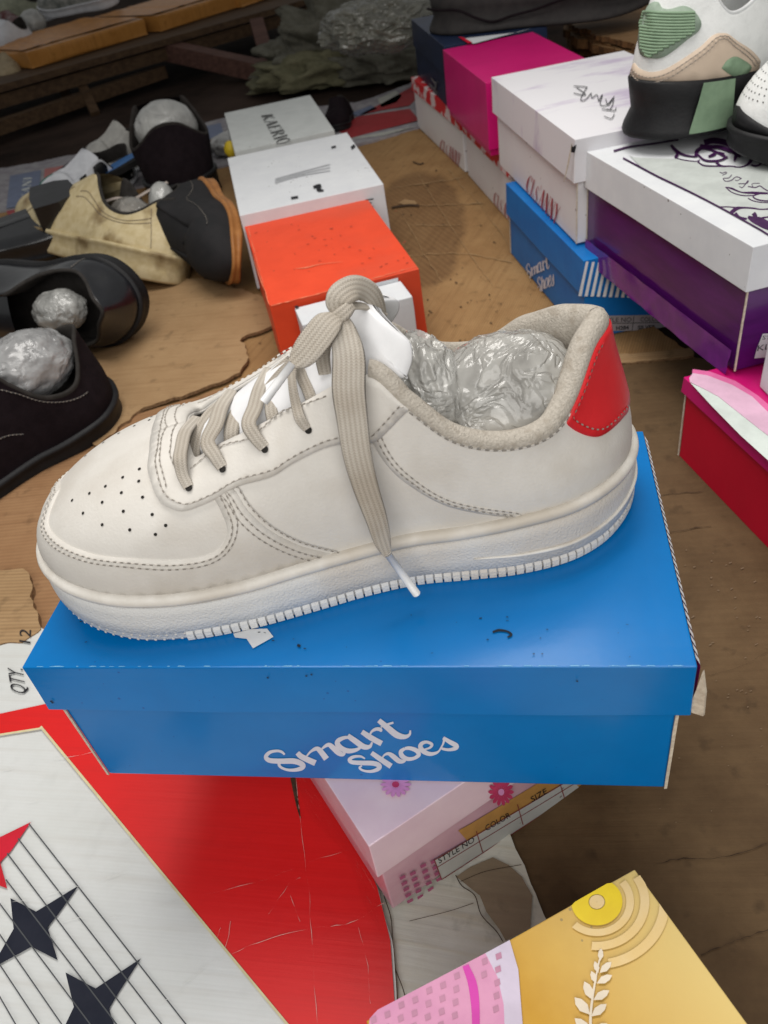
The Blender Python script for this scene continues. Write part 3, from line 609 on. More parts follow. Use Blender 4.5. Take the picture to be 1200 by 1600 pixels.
# striped/red-white right edge print
mb = MB(); PR = plane_of(*ll_, 'right')
c = Vector((AX, AY, AZ))
for i in range(34):
    y0 = -AW / 2 + .004 + i * (AW - .008) / 34
    vs = [rot((AL / 2 + .0022, y0, AH - .0035), AYAW, c), rot((AL / 2 + .0022, y0 + .0032, AH - .0035), AYAW, c), rot((AL / 2 + .0002, y0 + .0045, AH - .0002), AYAW, c), rot((AL / 2 + .0002, y0 + .0013, AH - .0002), AYAW, c)]
    mb.add(vs, [(0, 1, 2, 3)], 0)
mb.build('edge_stripes', M_stripe, lA)
mb = MB()   # pink end print seen as a thin line
V, F = [], []
mb.add([rot((AL / 2 + .0022, y, z), AYAW, c) for y, z in ((-AW / 2 + .003, AH - .0040), (AW / 2 - .003, AH - .0040), (AW / 2 - .003, AH - .034), (-AW / 2 + .003, AH - .034))], [(0, 3, 2, 1)])
mb.build('end_print', M_mag, lA)
# lifted torn tab at the near right corner of the lid
mb = MB(); q = [rot((AL / 2 + .0026, -AW / 2 + .0005, AH - .004), AYAW, c), rot((AL / 2 + .0050, -AW / 2 - .001, AH - .018), AYAW, c), rot((AL / 2 + .0062, -AW / 2 - .0005, AH - .0365), AYAW, c), rot((AL / 2 - .0005, -AW / 2 + .0022, AH - .0365), AYAW, c), rot((AL / 2 + .0015, -AW / 2 + .001, AH - .018), AYAW, c)]
q2 = [p + rot((.0009, .0009, .0002), AYAW) for p in q]
mb.add(q + q2, [(0, 1, 4), (1, 2, 3, 4), (5, 9, 6), (6, 9, 8, 7), (0, 5, 6, 1), (1, 6, 7, 2), (2, 7, 8, 3), (3, 8, 9, 4), (4, 9, 5, 0)]); mb.build('torn_tab', M_raw, lA)

# pink box below
e1 = Vector((.906, .423, 0)).normalized(); pyaw = math.atan2(e1.y, e1.x); PLn, PWd = .165, .275
cn = Vector((-.0415, .2135, 0)); ctr = cn + e1 * PLn / 2 + Vector((-e1.y, e1.x, 0)) * PWd / 2
pk = (ctr.x, ctr.y, pyaw, PLn, PWd, .0165, .0878)
tP, bP, lP = boxthing('shoebox', 'pale pink flowered shoebox wrapped in film, beneath the bright blue shoebox', 'shoebox', *pk, [M_pink, M_raw], lid=.034, lidmats=[M_palepink, M_raw], lmf={'inner': 1, 'rim': 1}, over=.003, seed=5)
PPf = plane_of(pk[0], pk[1], pk[2], pk[3] - .006, pk[4] - .006, pk[5], pk[6], 'front'); PPl = plane_of(*pk, 'front'); PPt = plane_of(*pk, 'top')
def Zp(x, y): return (480 + x / 2.727, 1200 + y / 2.727)
mb = MB(); decal([Zp(537, 385), Zp(1120, 40), Zp(1160, 85), Zp(568, 468)], PPf, mb, .0016); mb.build('size_label', M_white_g, bP)
mb = MB()
for a, b, w in ((Zp(537, 385), Zp(1120, 40), 1.2), (Zp(568, 468), Zp(1160, 85), 1.2), (Zp(550, 415), Zp(1130, 62), 1.), (Zp(537, 385), Zp(568, 468), 1.4), (Zp(715, 262), Zp(742, 352), 1.4), (Zp(890, 148), Zp(914, 235), 1.4), (Zp(1072, 62), Zp(1090, 120), 1.4)):
    stroke_px([a, b], w, PPf, mb, .0021, 0, 1, smooth=False)
mb.build('label_rule', mat('rule_red', (.25, .05, .05), None, .6, 60), bP)
mb = MB()
text_px('STYLE NO', Zp(557, 400), Zp(708, 306), Zp(551, 378), PPf, mb, .0022); text_px('COLOR', Zp(758, 262), Zp(862, 202), Zp(750, 240), PPf, mb, .0022); text_px('SIZE', Zp(952, 140), Zp(1018, 100), Zp(944, 118), PPf, mb, .0022)
mb.build('lettering', M_blk, bP)
mb = MB()
for i in range(4):
    for j in range(5):
        x, y = 388 + i * 44 + j * 8, 448 - i * 25 + j * 25 + (i % 2) * 8
        if i * 2 + j > 9: continue
        decal([Zp(x, y + 12), Zp(x + 24, y), Zp(x + 28, y + 12), Zp(x + 5, y + 24)], PPf, mb, .0014)
mb.build('check_print', mat('deep_pink', (.42, .10, .22), None, .5, 60), bP)
mb = MB()
decal([Zp(640, 262), Zp(690, 235), Zp(1180, -60), Zp(1200, -30), Zp(1165, 72), Zp(700, 330)], PPf, mb, .0010); mb.build('orange_print', mat('ochre_print', (.50, .27, .08), None, .5, 20), bP)
def flower(cx, cy, rx, ry, P, name, m1, m2, par, off=.0005, npet=14):
    mb = MB()
    for k in range(npet):
        a = 2 * math.pi * k / npet; u = (math.cos(a), math.sin(a)); v = (-u[1], u[0])
        pts = [(0.2, .03), (.55, .13), (.85, .14), (1, .03), (1, -.03), (.85, -.14), (.55, -.13), (.2, -.03)]
        decal([(cx + rx * (u[0] * r + v[0] * s), cy + ry * (u[1] * r + v[1] * s)) for r, s in pts], P, mb, off + .00002 * (k % 2))
    decal([(cx + rx * .24 * math.cos(t * .5236), cy + ry * .24 * math.sin(t * .5236)) for t in range(12)], P, mb, off + .0002, 1)
    mb.build(name, [m1, m2], par)
M_lil = mat('lilac_petal', (.62, .28, .52), (.55, .22, .45), .5, 50); M_rp = mat('rose_petal', (.48, .05, .13), (.4, .03, .1), .5, 50)
flower(*Zp(378, 75), 24, 20, PPt, 'printed_flower', M_lil, M_rp, lP, .0016)
flower(*Zp(820, 95), 20, 22, PPl, 'printed_flower', M_rp, M_lil, lP, .0022)
# film skirt of the pink box
M_clear = None
mt, nt, b_ = nodes_of('clear_film'); tr = nt.nodes.new('ShaderNodeBsdfTransparent'); gl = nt.nodes.new('ShaderNodeBsdfGlossy'); gl.inputs['Roughness'].default_value = .12
mx = nt.nodes.new('ShaderNodeMixShader'); mx.inputs[0].default_value = .10; nt.links.new(tr.outputs[0], mx.inputs[1]); nt.links.new(gl.outputs[0], mx.inputs[2])
nn = nt.nodes.new('ShaderNodeTexNoise'); nn.inputs['Scale'].default_value = 60; nn.inputs['Distortion'].default_value = 2; bp = nt.nodes.new('ShaderNodeBump'); bp.inputs['Distance'].default_value = .004; nt.links.new(nn.outputs[0], bp.inputs['Height']); nt.links.new(bp.outputs[0], gl.inputs['Normal'])
tcn = nt.nodes.new('ShaderNodeTexCoord'); nt.links.new(tcn.outputs['Object'], nn.inputs['Vector'])
nt.links.new(mx.outputs[0], nt.nodes['Material Output'].inputs[0]); M_clear = mt; MATS['clear_film'] = mt
mb = MB(); n = 24; V = []; F = []
for i in range(n + 1):
    s = i / n; yy = PWd / 2 - s * PWd
    for k in range(6):
        h = k / 5; w = .0035 + .012 * h ** 1.5 * (.6 + .4 * math.sin(s * 21)) + .001 * noise.noise(Vector((s * 30, h * 6, 1)))
        V.append(rot((-PLn / 2 - w * .7, yy - (.004 * h if i == n else 0), pk[6] - .002 - h * (pk[6] - .003)), pyaw, Vector((ctr.x, ctr.y, pk[5]))))
    if i: 
        for k in range(5): a = (i - 1) * 6 + k; F.append((a, a + 6, a + 7, a + 1))
mb.add(V, F); mb.build('film_wrap', M_clear, tP, True)

# yellow printed box at the bottom right
cn = Vector((.091, .178, .1)); d1 = (gz(572, 1595, .1) - cn); ln = d1.length; d1.normalize(); yyaw = math.atan2(-d1.y, -d1.x)
d2 = Vector((d1.y, -d1.x, 0)); d2 = d2 if d2.y < 0 else -d2; yW = .27
ctr = Vector((cn.x, cn.y, 0)) + d1 * ln / 2 + d2 * yW / 2
yb = (ctr.x, ctr.y, yyaw, ln, yW, .0055, .0945)
tY, bY, lY = boxthing('shoebox', 'yellow and pink shoebox printed with a white leaf and sun disc, bottom right corner', 'shoebox', *yb, [M_yel, M_raw], lid=.035, lidmats=[M_yel, M_raw], lmf={'inner': 1, 'rim': 1}, over=.003, seed=8)
PY = plane_of(*yb, 'top')
nt_ = M_yel.node_tree; N_y = nt_.nodes; by_ = N_y['Principled BSDF']; old = by_.inputs['Base Color'].links[0].from_socket
ty = N_y.new('ShaderNodeTexCoord'); my = N_y.new('ShaderNodeMapping'); my.inputs['Rotation'].default_value = (0, 0, -yyaw); nt_.links.new(ty.outputs['Object'], my.inputs[0])
sy = N_y.new('ShaderNodeSeparateXYZ'); nt_.links.new(my.outputs[0], sy.inputs[0]); mr = N_y.new('ShaderNodeMapRange'); mr.inputs[1].default_value = -.005; mr.inputs[2].default_value = .085; nt_.links.new(sy.outputs[0], mr.inputs[0])
xy = N_y.new('ShaderNodeMixRGB'); xy.inputs[2].default_value = (.66, .50, .19, 1); nt_.links.new(mr.outputs[0], xy.inputs[0]); nt_.links.new(old, xy.inputs[1]); nt_.links.new(xy.outputs[0], by_.inputs['Base Color'])   # the print fades from ochre to straw
def Zy(x, y): return (550 + x / 1.846, 1300 + y / 1.846)
mb = MB(); decal([Zy(52, 540), Zy(75, 515), Zy(385, 352), Zy(420, 420), Zy(438, 500), Zy(440, 554), Zy(440, 700), Zy(30, 700)], PY, mb, .0014)
mb.build('pink_print', mat('rose_print', (.62, .28, .42), (.56, .24, .38), .5, 30), lY)
mb = MB(); decal([Zy(385, 352), Zy(455, 314), Zy(480, 400), Zy(492, 554), Zy(495, 700), Zy(440, 700), Zy(440, 554), Zy(438, 500), Zy(420, 420)], PY, mb, .0014)
mb.build('lilac_band', mat('lilac_print', (.58, .50, .60), None, .5, 30), lY)
mb = MB(); stroke_px([Zy(328, 388), Zy(350, 450), Zy(358, 554), Zy(350, 700)], [10, 14, 12, 12], PY, mb, .0021); mb.build('stripe_print', mat('hot_pink', (.60, .05, .36), None, .5, 30), lY)
mb = MB()
for i in range(13):
    for j in range(8):
        x, y = 60 + i * 40 + j * -2, 545 - i * 21 + j * 38 - 120 + (i % 2) * 6
        if x > 425 or y < 352 + (385 - x) * .53 + 8 or y > 640 or (318 < x < 372): continue
        decal([Zy(x, y), Zy(x + 16, y - 7), Zy(x + 19, y + 10), Zy(x + 3, y + 17)], PY, mb, .0019)
mb.build('check_print', mat('dusty_rose', (.48, .22, .32), None, .5, 30), lY)
def ring(cx, cy, r0, r1, P, mb, off, a0=0, a1=360, mi=0, sq=.92, clip=None):
    V = []; F = []; n = 40
    for i in range(n + 1):
        a = math.radians(a0 + (a1 - a0) * i / n)
        for r in (r0, r1):
            if clip:
                for nx_, ny_, dd in ((-.497, -.868, 17.), (.826, -.563, 79.)):
                    q_ = nx_ * math.cos(a) + ny_ * sq * math.sin(a)
                    if q_ > 0: r = min(r, dd / q_)
            V.append(pl(cx + r * math.cos(a), cy + r * sq * math.sin(a), P) + P[1] * off)
        if i: k = 2 * i - 2; F.append((k, k + 1, k + 3, k + 2))
    mb.add(V, F, mi)
cx, cy = Zy(706, 204)
mb = MB(); ring(cx, cy, 13, 40, PY, mb, .0010, 0, 360, clip=True); mb.build('sun_disc', mat('lemon_print', (.75, .55, .02), (.68, .48, .02), .5, 30), lY)
mb = MB(); ring(cx, cy, 0.5, 12, PY, mb, .0010); ring(cx, cy, 46, 58, PY, mb, .0010, -40, 132, clip=True); ring(cx, cy, 68, 82, PY, mb, .0010, -34, 96, clip=True); ring(cx, cy, 98, 114, PY, mb, .0010, -5, 80, clip=True)
mb.build('pale_rings', mat('cream_print', (.70, .52, .26), (.68, .48, .20), .5, 30), lY)
mb = MB(); stroke_px([Zy(690, 600), Zy(688, 530), Zy(700, 440), Zy(718, 350)], [5, 4, 3, 2], PY, mb, .0020)
for bx, by, dx, dy in ((716, 375, 2, -36), (710, 410, -10, -34), (714, 410, 34, -32), (704, 440, -14, -36), (706, 440, 44, -24), (694, 488, -24, -54), (696, 488, 46, -28), (686, 530, -44, -50), (690, 535, 44, -36), (688, 580, -46, -40), (690, 585, 46, -30)):
    nx_, ny_ = -dy * .22, dx * .22
    decal([Zy(bx, by), Zy(bx + dx * .4 + nx_, by + dy * .4 + ny_), Zy(bx + dx * .75 + nx_ * .8, by + dy * .75 + ny_ * .8), Zy(bx + dx, by + dy), Zy(bx + dx * .75 - nx_ * .8, by + dy * .75 - ny_ * .8), Zy(bx + dx * .4 - nx_, by + dy * .4 - ny_)], PY, mb, .0022)
mb.build('leaf_print', mat('leaf_white', (.72, .62, .48), None, .5, 30), lY)

# left row
def box4(name, label, v, mats, **k): return boxthing(name, label, 'shoebox', *v, mats, **k)
ov = (-.014, 1.067, .122, .189, .300, .004, .103)
tO, bO, lO = box4('shoebox', 'orange shoebox with faded top, behind the laces of the white sneaker', ov, [M_orange, M_raw], lid=.098, lidmats=[M_orange, M_raw], lmf={'inner': 1, 'rim': 1}, over=.002, warp=.0010, seed=20)
mb = MB(); PO_ = plane_of(*ov, 'top')
for a, b, w in (((424, 479), (540, 449), 1.6), ((545, 447), (652, 417), 1.2), ((388, 356), (420, 476), 1.2)):
    q = resample(np.array([a, b], float), 6); stroke_px([(p[0] + random.uniform(-.5, .5), p[1] + random.uniform(-.5, .5)) for p in q], [w * random.uniform(.1, 1) for _ in q], PO_, mb, .0012, 0, 1, smooth=False)
stroke_px([(462, 421), (480, 419), (500, 414), (535, 410)], [.4, 1.6, .8, .3], PO_, mb, .0014); stroke_px([(395, 400), (408, 440), (414, 455)], [.3, 1.2, .3], PO_, mb, .0014)
mb.build('edge_wear', mat('worn_orange', (.72, .22, .12), (.66, .16, .08), .6, 200), lO)
mb = MB()
for i in range(34): a, b = random.uniform(395, 640), random.uniform(330, 430); stroke_px([(a, b), (a + random.uniform(1, 5), b + random.uniform(-2, 1))], random.uniform(.5, 1.1), PO_, mb, .0014, 0, 1)
mb.build('smudge', mat('orange_smudge', (.36, .05, .025), None, .7, 200), lO)
w2 = (-.033, 1.362, .091, .219, .317, .004, .120)
tW, bW, lW = box4('shoebox', 'plain white shoebox standing between the orange box and the box with grey lettering', w2, [M_white, M_raw], lid=.114, lidmats=[M_white, M_raw], lmf={'inner': 1}, over=.002, warp=.0010, seed=23)
PW = plane_of(*w2, 'top'); mb = MB()
stroke_px([(490, 294), (500, 292), (497, 298), (506, 299)], [4, 6, 5, 2], PW, mb, .003); stroke_px([(455, 311), (466, 309)], 3, PW, mb, .003); stroke_px([(518, 232), (525, 230)], 2.4, PW, mb, .003); decal([(548, 231), (553, 227), (556, 230), (550, 235)], PW, mb, .003)
mb.build('black_mark', M_blk, lW)
mb = MB()
for y in (0, 5, 10): stroke_px([(430, 284 - y * .6 + 3), (470, 276 - y * .6), (516, 268 - y)], 1.4, PW, mb, .003)
mb.build('faint_print', mat('faint_grey', (.50, .51, .53), None, .6, 60), lW)
PWf = plane_of(*w2, 'front'); mb = MB(); text_px('Size', (573, 323), (582, 321), (573, 316), PWf, mb, .004); text_px('Box', (574, 330), (583, 328), (574, 325), PWf, mb, .004); 
mb.v = []; mb.f = []; mb.m = []
for y in range(4): stroke_px([(571, 312 + y * 6), (583 - y % 2 * 3, 310 + y * 6)], 2, PWf, mb, .004)
mb.build('label_print', M_blk, lW)
kv = (-.069, 1.761, .097, .192, .322, .004, .108)
tK, bK, lK = box4('shoebox', 'off-white shoebox with grey serif lettering, farthest of the row behind the orange box', kv, [M_white_g, M_raw], lid=.06, lidmats=[M_white_g, M_raw], lmf={'inner': 1}, over=.003, warp=.0010, seed=25)
PK = plane_of(*kv, 'top'); mb = MB(); serif_px('KAERIO', (408, 181), (434, 229), (425, 179), (456, 222), PK, mb, 0, .003, thick=1.0); mb.build('lettering', mat('kaerio_grey', (.10, .10, .10), None, .6, 30), lK)
# small white box leaning on front of orange box
PO = plane_of(*ov, 'front')
sb_l, sb_w, sb_h = .135, .05, .095
sc_ = Vector((ov[0], ov[1], 0)); sp_ = rot((.002, -ov[4] / 2 - sb_w / 2 - .006, 0), ov[2], sc_)
sv = (sp_.x, sp_.y, ov[2] + .03, sb_l, sb_w, .0045, sb_h)
tS, bS, lS = box4('small_box', 'small scuffed white carton standing against the front of the orange shoebox', sv, [M_white, M_raw], warp=.0012, seed=28)
PSt = plane_of(*sv, 'top'); mb = MB()
decal([(460, 481), (465, 479), (468, 482), (463, 484)], PSt, mb, .003); mb.build('black_mark', M_blk, bS)
lb = mesh('paper_label', [PO[0] + rot((a, -.0035, b), ov[2]) for a, b in ((-.02, -.02), (.066, -.02), (.066, .0485), (-.02, .0485))], [(0, 1, 2, 3)], M_white, bO)

# ------------------------------------------------------------------ right stacks
def lid_art(P, par): pass
rb = (.416, .463, .125, .200, .320, .0045, .0905)
tR, bR, lR = box4('shoebox', 'crimson shoebox with pink curved bands on its lid, beneath the purple box', rb, [M_redbox, M_raw], lid=.016, lidmats=[M_mag, M_raw], lmf={'inner': 1, 'rim': 1}, over=.003, strips=((-1, 1),), seed=31)
PRt = plane_of(*rb, 'top')
def Z3(x, y): return (1000 + x / 5.714, 420 + y / 5.714)
mb = MB()
decal([Z3(438, 985), Z3(470, 940), Z3(600, 960), Z3(820, 1045), Z3(1000, 1150), Z3(1143, 1290), (1400, 800), (1330, 860), Z3(1143, 1500), Z3(900, 1310), Z3(700, 1150), Z3(560, 1075), Z3(445, 1020)], PRt, mb, .0015, 0)
decal([Z3(470, 905), Z3(620, 925), Z3(850, 1010), Z3(1050, 1140), Z3(1143, 1220), (1420, 780), (1400, 800), Z3(1143, 1290), Z3(1000, 1150), Z3(820, 1045), Z3(600, 960), Z3(465, 938)], PRt, mb, .0015, 1)
decal([Z3(448, 1025), Z3(560, 1077), Z3(700, 1152), Z3(900, 1312), Z3(1143, 1502), (1330, 862), (1240, 850), Z3(1143, 1720), Z3(900, 1500), Z3(640, 1235)], PRt, mb, .0013, 2)
mb.build('curved_bands', [mat('band_pale', (.66, .42, .55), None, .5, 30), mat('band_pink', (.66, .14, .33), None, .5, 30), mat('band_mint', (.60, .66, .62), None, .5, 30)], lR)
PRl = plane_of(*rb, 'left'); mb = MB()
pu = (.413, .762, .130, .197, .314, .0985, .1195)
tU, bU, lU = box4('shoebox', 'glossy purple shoebox with a white lid outlined in black flowers, under the two displayed sneakers', pu, [M_purple, M_raw], lid=.039, lidmats=[M_white, M_raw], lmf={'inner': 1, 'rim': 1}, over=.004, strips=((-1, -1), (-1, 1)), seed=33)
PUt = plane_of(*pu, 'top'); mb = MB()
def Z2(x, y): return (900 + x / 4, y / 4)
def Z1(x, y): return (1000 + x / 6, 180 + y / 6)
M_plum = mat('plum_ink', (.035, .006, .05), (.05, .012, .065), .5, 60)
for pts, w in (([Z1(-160, 410), Z1(0, 495), Z1(180, 590), Z1(450, 720), Z1(740, 870), Z1(1100, 1070), Z1(1200, 1130), (1240, 390)], 2.4), ([Z2(235, 950), Z2(330, 925), Z2(480, 905), Z2(640, 880)], 3), ([Z1(880, 250), Z1(1040, 360), Z1(1200, 450), (1260, 290)], 7)):
    stroke_px(pts, w, PUt, mb, .0016, 0, 4)
# upper flower
for pts, w in (([Z1(290, 290), Z1(340, 345), Z1(420, 385), Z1(520, 400)], [4, 5, 3, 2]), ([Z1(330, 410), Z1(350, 370), Z1(300, 310)], [5, 4, 3]), ([Z1(330, 410), Z1(400, 430), Z1(520, 445), Z1(560, 430)], 1.6), ([Z1(520, 400), Z1(540, 340), Z1(600, 320), Z1(700, 350), Z1(800, 400)], [5, 6, 4, 3, 4]),
               ([Z1(540, 380), Z1(600, 430), Z1(680, 440), Z1(760, 430), Z1(820, 400)], 3), ([Z1(640, 400), Z1(690, 380), Z1(720, 360), Z1(790, 370)], [3, 5, 3, 2]), ([Z1(540, 450), Z1(600, 485), Z1(720, 490), Z1(760, 490)], 2.4), ([Z1(710, 445), Z1(760, 488), Z1(850, 490), Z1(930, 500), Z1(1000, 480), Z1(1040, 430), Z1(1020, 390)], [4, 3, 2, 2, 3, 6, 5]),
               ([Z1(850, 330), Z1(900, 390), Z1(880, 440), Z1(900, 390), Z1(940, 400)], [6, 5, 2, 5, 4]), ([Z1(1040, 480), Z1(1090, 490), Z1(1150, 455)], 3), ([Z1(600, 270), Z1(700, 250), Z1(830, 280), Z1(950, 350)], 9), ([Z1(560, 300), Z1(640, 310), Z1(740, 310), Z1(860, 350)], 6)):
    stroke_px(pts, w, PUt, mb, .0017 + .00002 * len(mb.f) / 10, 0, 5)
# lower flower
for pts, w in (([Z1(750, 872), Z1(830, 872), Z1(920, 880)], 1.8), ([Z1(850, 930), Z1(900, 890), Z1(960, 880), Z1(1060, 885), Z1(1130, 895), Z1(1230, 890)], [6, 6, 3, 2.5, 2, 2.4]), ([Z1(890, 930), Z1(930, 970), Z1(1000, 985)], [5, 4, 3]), ([Z1(1060, 930), Z1(1080, 960), Z1(1060, 985)], [7, 6, 2]),
               ([Z1(1010, 965), Z1(1060, 990), Z1(1120, 1010), Z1(1180, 1040), Z1(1240, 1060)], [4, 10, 14, 14, 14]), ([Z1(1110, 1000), Z1(1150, 975), Z1(1220, 965)], [5, 3, 2])):
    stroke_px(pts, w, PUt, mb, .0017, 0, 5)
for pts, w in (([Z1(745, 545), Z1(770, 555), Z1(800, 545), Z1(810, 555), Z1(770, 575)], 1.2), ([Z1(860, 570), Z1(830, 600), Z1(780, 605), Z1(800, 630), Z1(850, 625), Z1(900, 590), Z1(950, 605)], 1.3), ([Z1(950, 605), Z1(910, 625), Z1(890, 620)], 1), ([Z1(920, 655), Z1(1000, 650), Z1(1010, 625), Z1(960, 690), Z1(930, 680)], 1.2), ([Z1(800, 685), Z1(860, 700), Z1(950, 735), Z1(1060, 740), Z1(1200, 745)], [1, 3, 2, 4, 3]), ([Z1(800, 685), Z1(860, 735), Z1(960, 765), Z1(1060, 765)], 1.6),
               ([Z1(1010, 680), Z1(1080, 690), Z1(1120, 675), Z1(1160, 700), Z1(1200, 725)], 1.6), ([Z1(1140, 740), Z1(1060, 770), Z1(1090, 800), Z1(1160, 815), Z1(1220, 815)], 2.2), ([Z1(1010, 790), Z1(1060, 815), Z1(1140, 830), Z1(1210, 832)], 1.6), ([Z1(1120, 650), Z1(1050, 655), Z1(1060, 690)], 1)):
    stroke_px(pts, w, PUt, mb, .0017, 0, 5)
mb.build('black_print', M_plum, lU)
mb = MB(); decal([Z2(330, 975), Z2(360, 990), Z2(640, 1000), Z2(900, 1045), Z2(1200, 1040), (1260, 330), (1230, 375), Z1(1200, 1120), Z1(900, 960), Z1(450, 712), Z1(180, 582), Z1(0, 487)], PUt, mb, .0013); mb.build('grey_panel', mat('grey_panel', (.48, .51, .49), None, .5, 30), lU)
PUf = plane_of(pu[0], pu[1], pu[2], pu[3] - .008, pu[4] - .008, pu[5], pu[6], 'front'); mb = MB(); decal([Z3(1090, 575), (1230, 519), (1226, 555), Z3(1014, 795), Z3(1040, 700)], PUf, mb, .0014); mb.build('sticker', M_white, bU)
mb = MB(); text_px('STYLE', Z3(1083, 625), (1222, 531), Z3(1090, 590), PUf, mb, .0018); text_px('KLE', Z3(1038, 730), (1210, 543), Z3(1048, 678), PUf, mb, .0018); mb.build('lettering', M_blk, bU)
# purple film hanging off the long side
mb = MB(); V = []; F = []; n = 30; c = Vector((pu[0], pu[1], pu[2])); c = Vector((pu[0], pu[1], pu[5]))
for i in range(n + 1):
    s = i / n
    for k in range(5):
        h = k / 4; z = .024 * (1 - h) - .002 - .006 * h * math.sin(s * 3.1) ; w = .0042 + h * (.0008 + .0015 * s) + .0010 * noise.noise(Vector((s * 14, h * 3, 4)))
        V.append(rot((-pu[3] / 2 - w + .003, pu[4] / 2 - .010 - s * (pu[4] - .016), max(z, -.004)), pu[2], c))
    if i:
        for k in range(4): a = (i - 1) * 5 + k; F.append((a, a + 5, a + 6, a + 1))
mb.add(V, F); mb.build('purple_film', mat('purple_film', (.13, .008, .19), (.09, .005, .14), .18, 40, coat=.8), tU, True)

ml = (.373, 1.075, .044, .197, .345, .1125, .1205)
tM, bM, lM = box4('shoebox', 'white marbled shoebox with crimson lettering and a torn lid corner, on the older blue shoebox', ml, [M_marble2, M_raw], lid=.047, lidmats=[M_marble, M_raw], lmf={'inner': 1, 'rim': 1}, over=.005, strips=((-1, -1),), warp=.0007, seed=36)
PMl = plane_of(ml[0], ml[1], ml[2], ml[3] - .01, ml[4] - .01, ml[5], ml[6], 'left')
mb = MB(); serif_px("CLS'ANNY", (822, 296), (870, 352), (828, 272), (878, 324), PMl, mb, 0, .0022, lift={2: -.12}, thick=.6); mb.build('lettering', M_red_let, bM)
PMt2 = plane_of(*ml, 'top'); mb = MB()
for pts in ([Z2(-15, 590), Z2(30, 600), Z2(60, 598), Z2(10, 560), Z2(0, 555)], [Z2(70, 550), Z2(40, 600), Z2(30, 635), Z2(60, 630), Z2(95, 590)], [Z2(95, 590), Z2(100, 620), Z2(130, 600), Z2(140, 640)], [Z2(140, 640), Z2(165, 600), Z2(150, 660), Z2(190, 665), Z2(240, 610)], [Z2(185, 625), Z2(200, 665), Z2(235, 620), Z2(215, 690), Z2(160, 690)], [Z2(190, 690), Z2(240, 700), Z2(250, 680)], [Z2(175, 735), Z2(220, 750), Z2(240, 720)], [Z2(-15, 545), Z2(30, 548), Z2(70, 552)]):
    stroke_px(pts, 1.1, PMt2, mb, .003, 0, 5)
mb.build('script_lettering', M_blk, lM)
# torn corner: a black gap between the two lid flaps with a curled tab
c = Vector((ml[0], ml[1], ml[5])); H = ml[6]
mb = MB(); a = [(-ml[3] / 2 - .0035, -ml[4] / 2 + .0015, H - .004), (-ml[3] / 2 - .0085, -ml[4] / 2 + .012, H - .047), (-ml[3] / 2 - .006, -ml[4] / 2 + .004, H - .025)]
b = [(p[0] + .0012, p[1] + .0004, p[2]) for p in a]
mb.add([rot(p, ml[2], c) for p in a + b], [(0, 2, 1), (3, 4, 5), (0, 3, 5, 2), (2, 5, 4, 1), (1, 4, 3, 0)]); mb.build('torn_tab', M_raw, lM)
mb = MB(); mb.add([rot(p, ml[2], c) for p in ((-ml[3] / 2 - .0030, -ml[4] / 2 + .0028, H - .0045), (-ml[3] / 2 - .0036, -ml[4] / 2 + .0020, H - .013), (-ml[3] / 2 - .0010, -ml[4] / 2 - .0026, H - .013), (-ml[3] / 2 + .0010, -ml[4] / 2 - .0026, H - .0045), (-ml[3] / 2 - .0035, -ml[4] / 2 - .0033, H - .006))], [(0, 1, 2, 4), (4, 2, 3)]); mb.build('torn_gap', M_blk, lM)

s2 = (.372, 1.016, .062, .200, .303, .0045, .1055)
tB, bB, lB = box4('shoebox', 'older blue shoebox with white script lettering and striped lid end, beneath the marbled box', s2, [M_blue2, M_raw], lid=.045, lidmats=[M_blue2, M_raw], lmf={'inner': 1}, over=.003, strips=((-1, 1),), seed=39)
PB = plane_of(s2[0], s2[1], s2[2], s2[3] - .006, s2[4] - .006, s2[5], s2[6], 'left')
def aff(src, dst):
    A = np.array([[x, y, 1] for x, y in src]); return np.linalg.solve(A, np.array(dst))
M1 = aff([(120, 400), (790, 235), (640, 150)], [(825, 430), (858, 420), (855, 399)]); M2 = aff([(540, 410), (1045, 295), (600, 320)], [(841, 453), (866, 446), (848, 432)])
mb = MB()
for S_, A_ in ((SMART, M1), (SHOES, M2)):
    for pts, ws in S_: stroke_px([tuple(np.array([x, y, 1]) @ A_) for x, y in pts], [max(1.2, w * .072) for w in ws], PB, mb, .0022, 0, 3)
mb.build('lettering', M_letter, bB)
PBf = plane_of(*s2, 'front'); mb = MB()
for i in range(16):
    x = 905 + i * 9.5; decal([(x + 10, 408 + i * .6), (x + 14, 408 + i * .6), (x + 3, 462 + i * .3), (x - 2, 462 + i * .3)], PBf, mb, .0020)
mb.build('stripe_print', M_stripe, lB)
PBb = plane_of(s2[0], s2[1], s2[2], s2[3] - .006, s2[4] - .006, s2[5], s2[6], 'front'); mb = MB()
decal([(930, 493), (1100, 490), (1100, 514), (930, 517)], PBb, mb, .0016); mb.build('size_label', mat('label_grey', (.36, .34, .36), None, .6, 30), bB)
mb = MB(); text_px('STYLE NO', (938, 503), (986, 502), (938, 496), PBb, mb, .0020); text_px('COLOR', (1000, 502), (1030, 501), (1000, 495), PBb, mb, .0020); text_px('SILVER', (996, 514), (1024, 513), (996, 508), PBb, mb, .0020, bold=.03); text_px('H284', (962, 515), (982, 514), (962, 509), PBb, mb, .0020, bold=.03); text_px('38', (1040, 512), (1052, 511), (1040, 506), PBb, mb, .002, bold=.03)
stroke_px([(930, 505), (1100, 502)], 1, PBb, mb, .0019); stroke_px([(990, 493), (987, 516)], 1, PBb, mb, .0019)
mb.build('lettering', M_blk, bB)
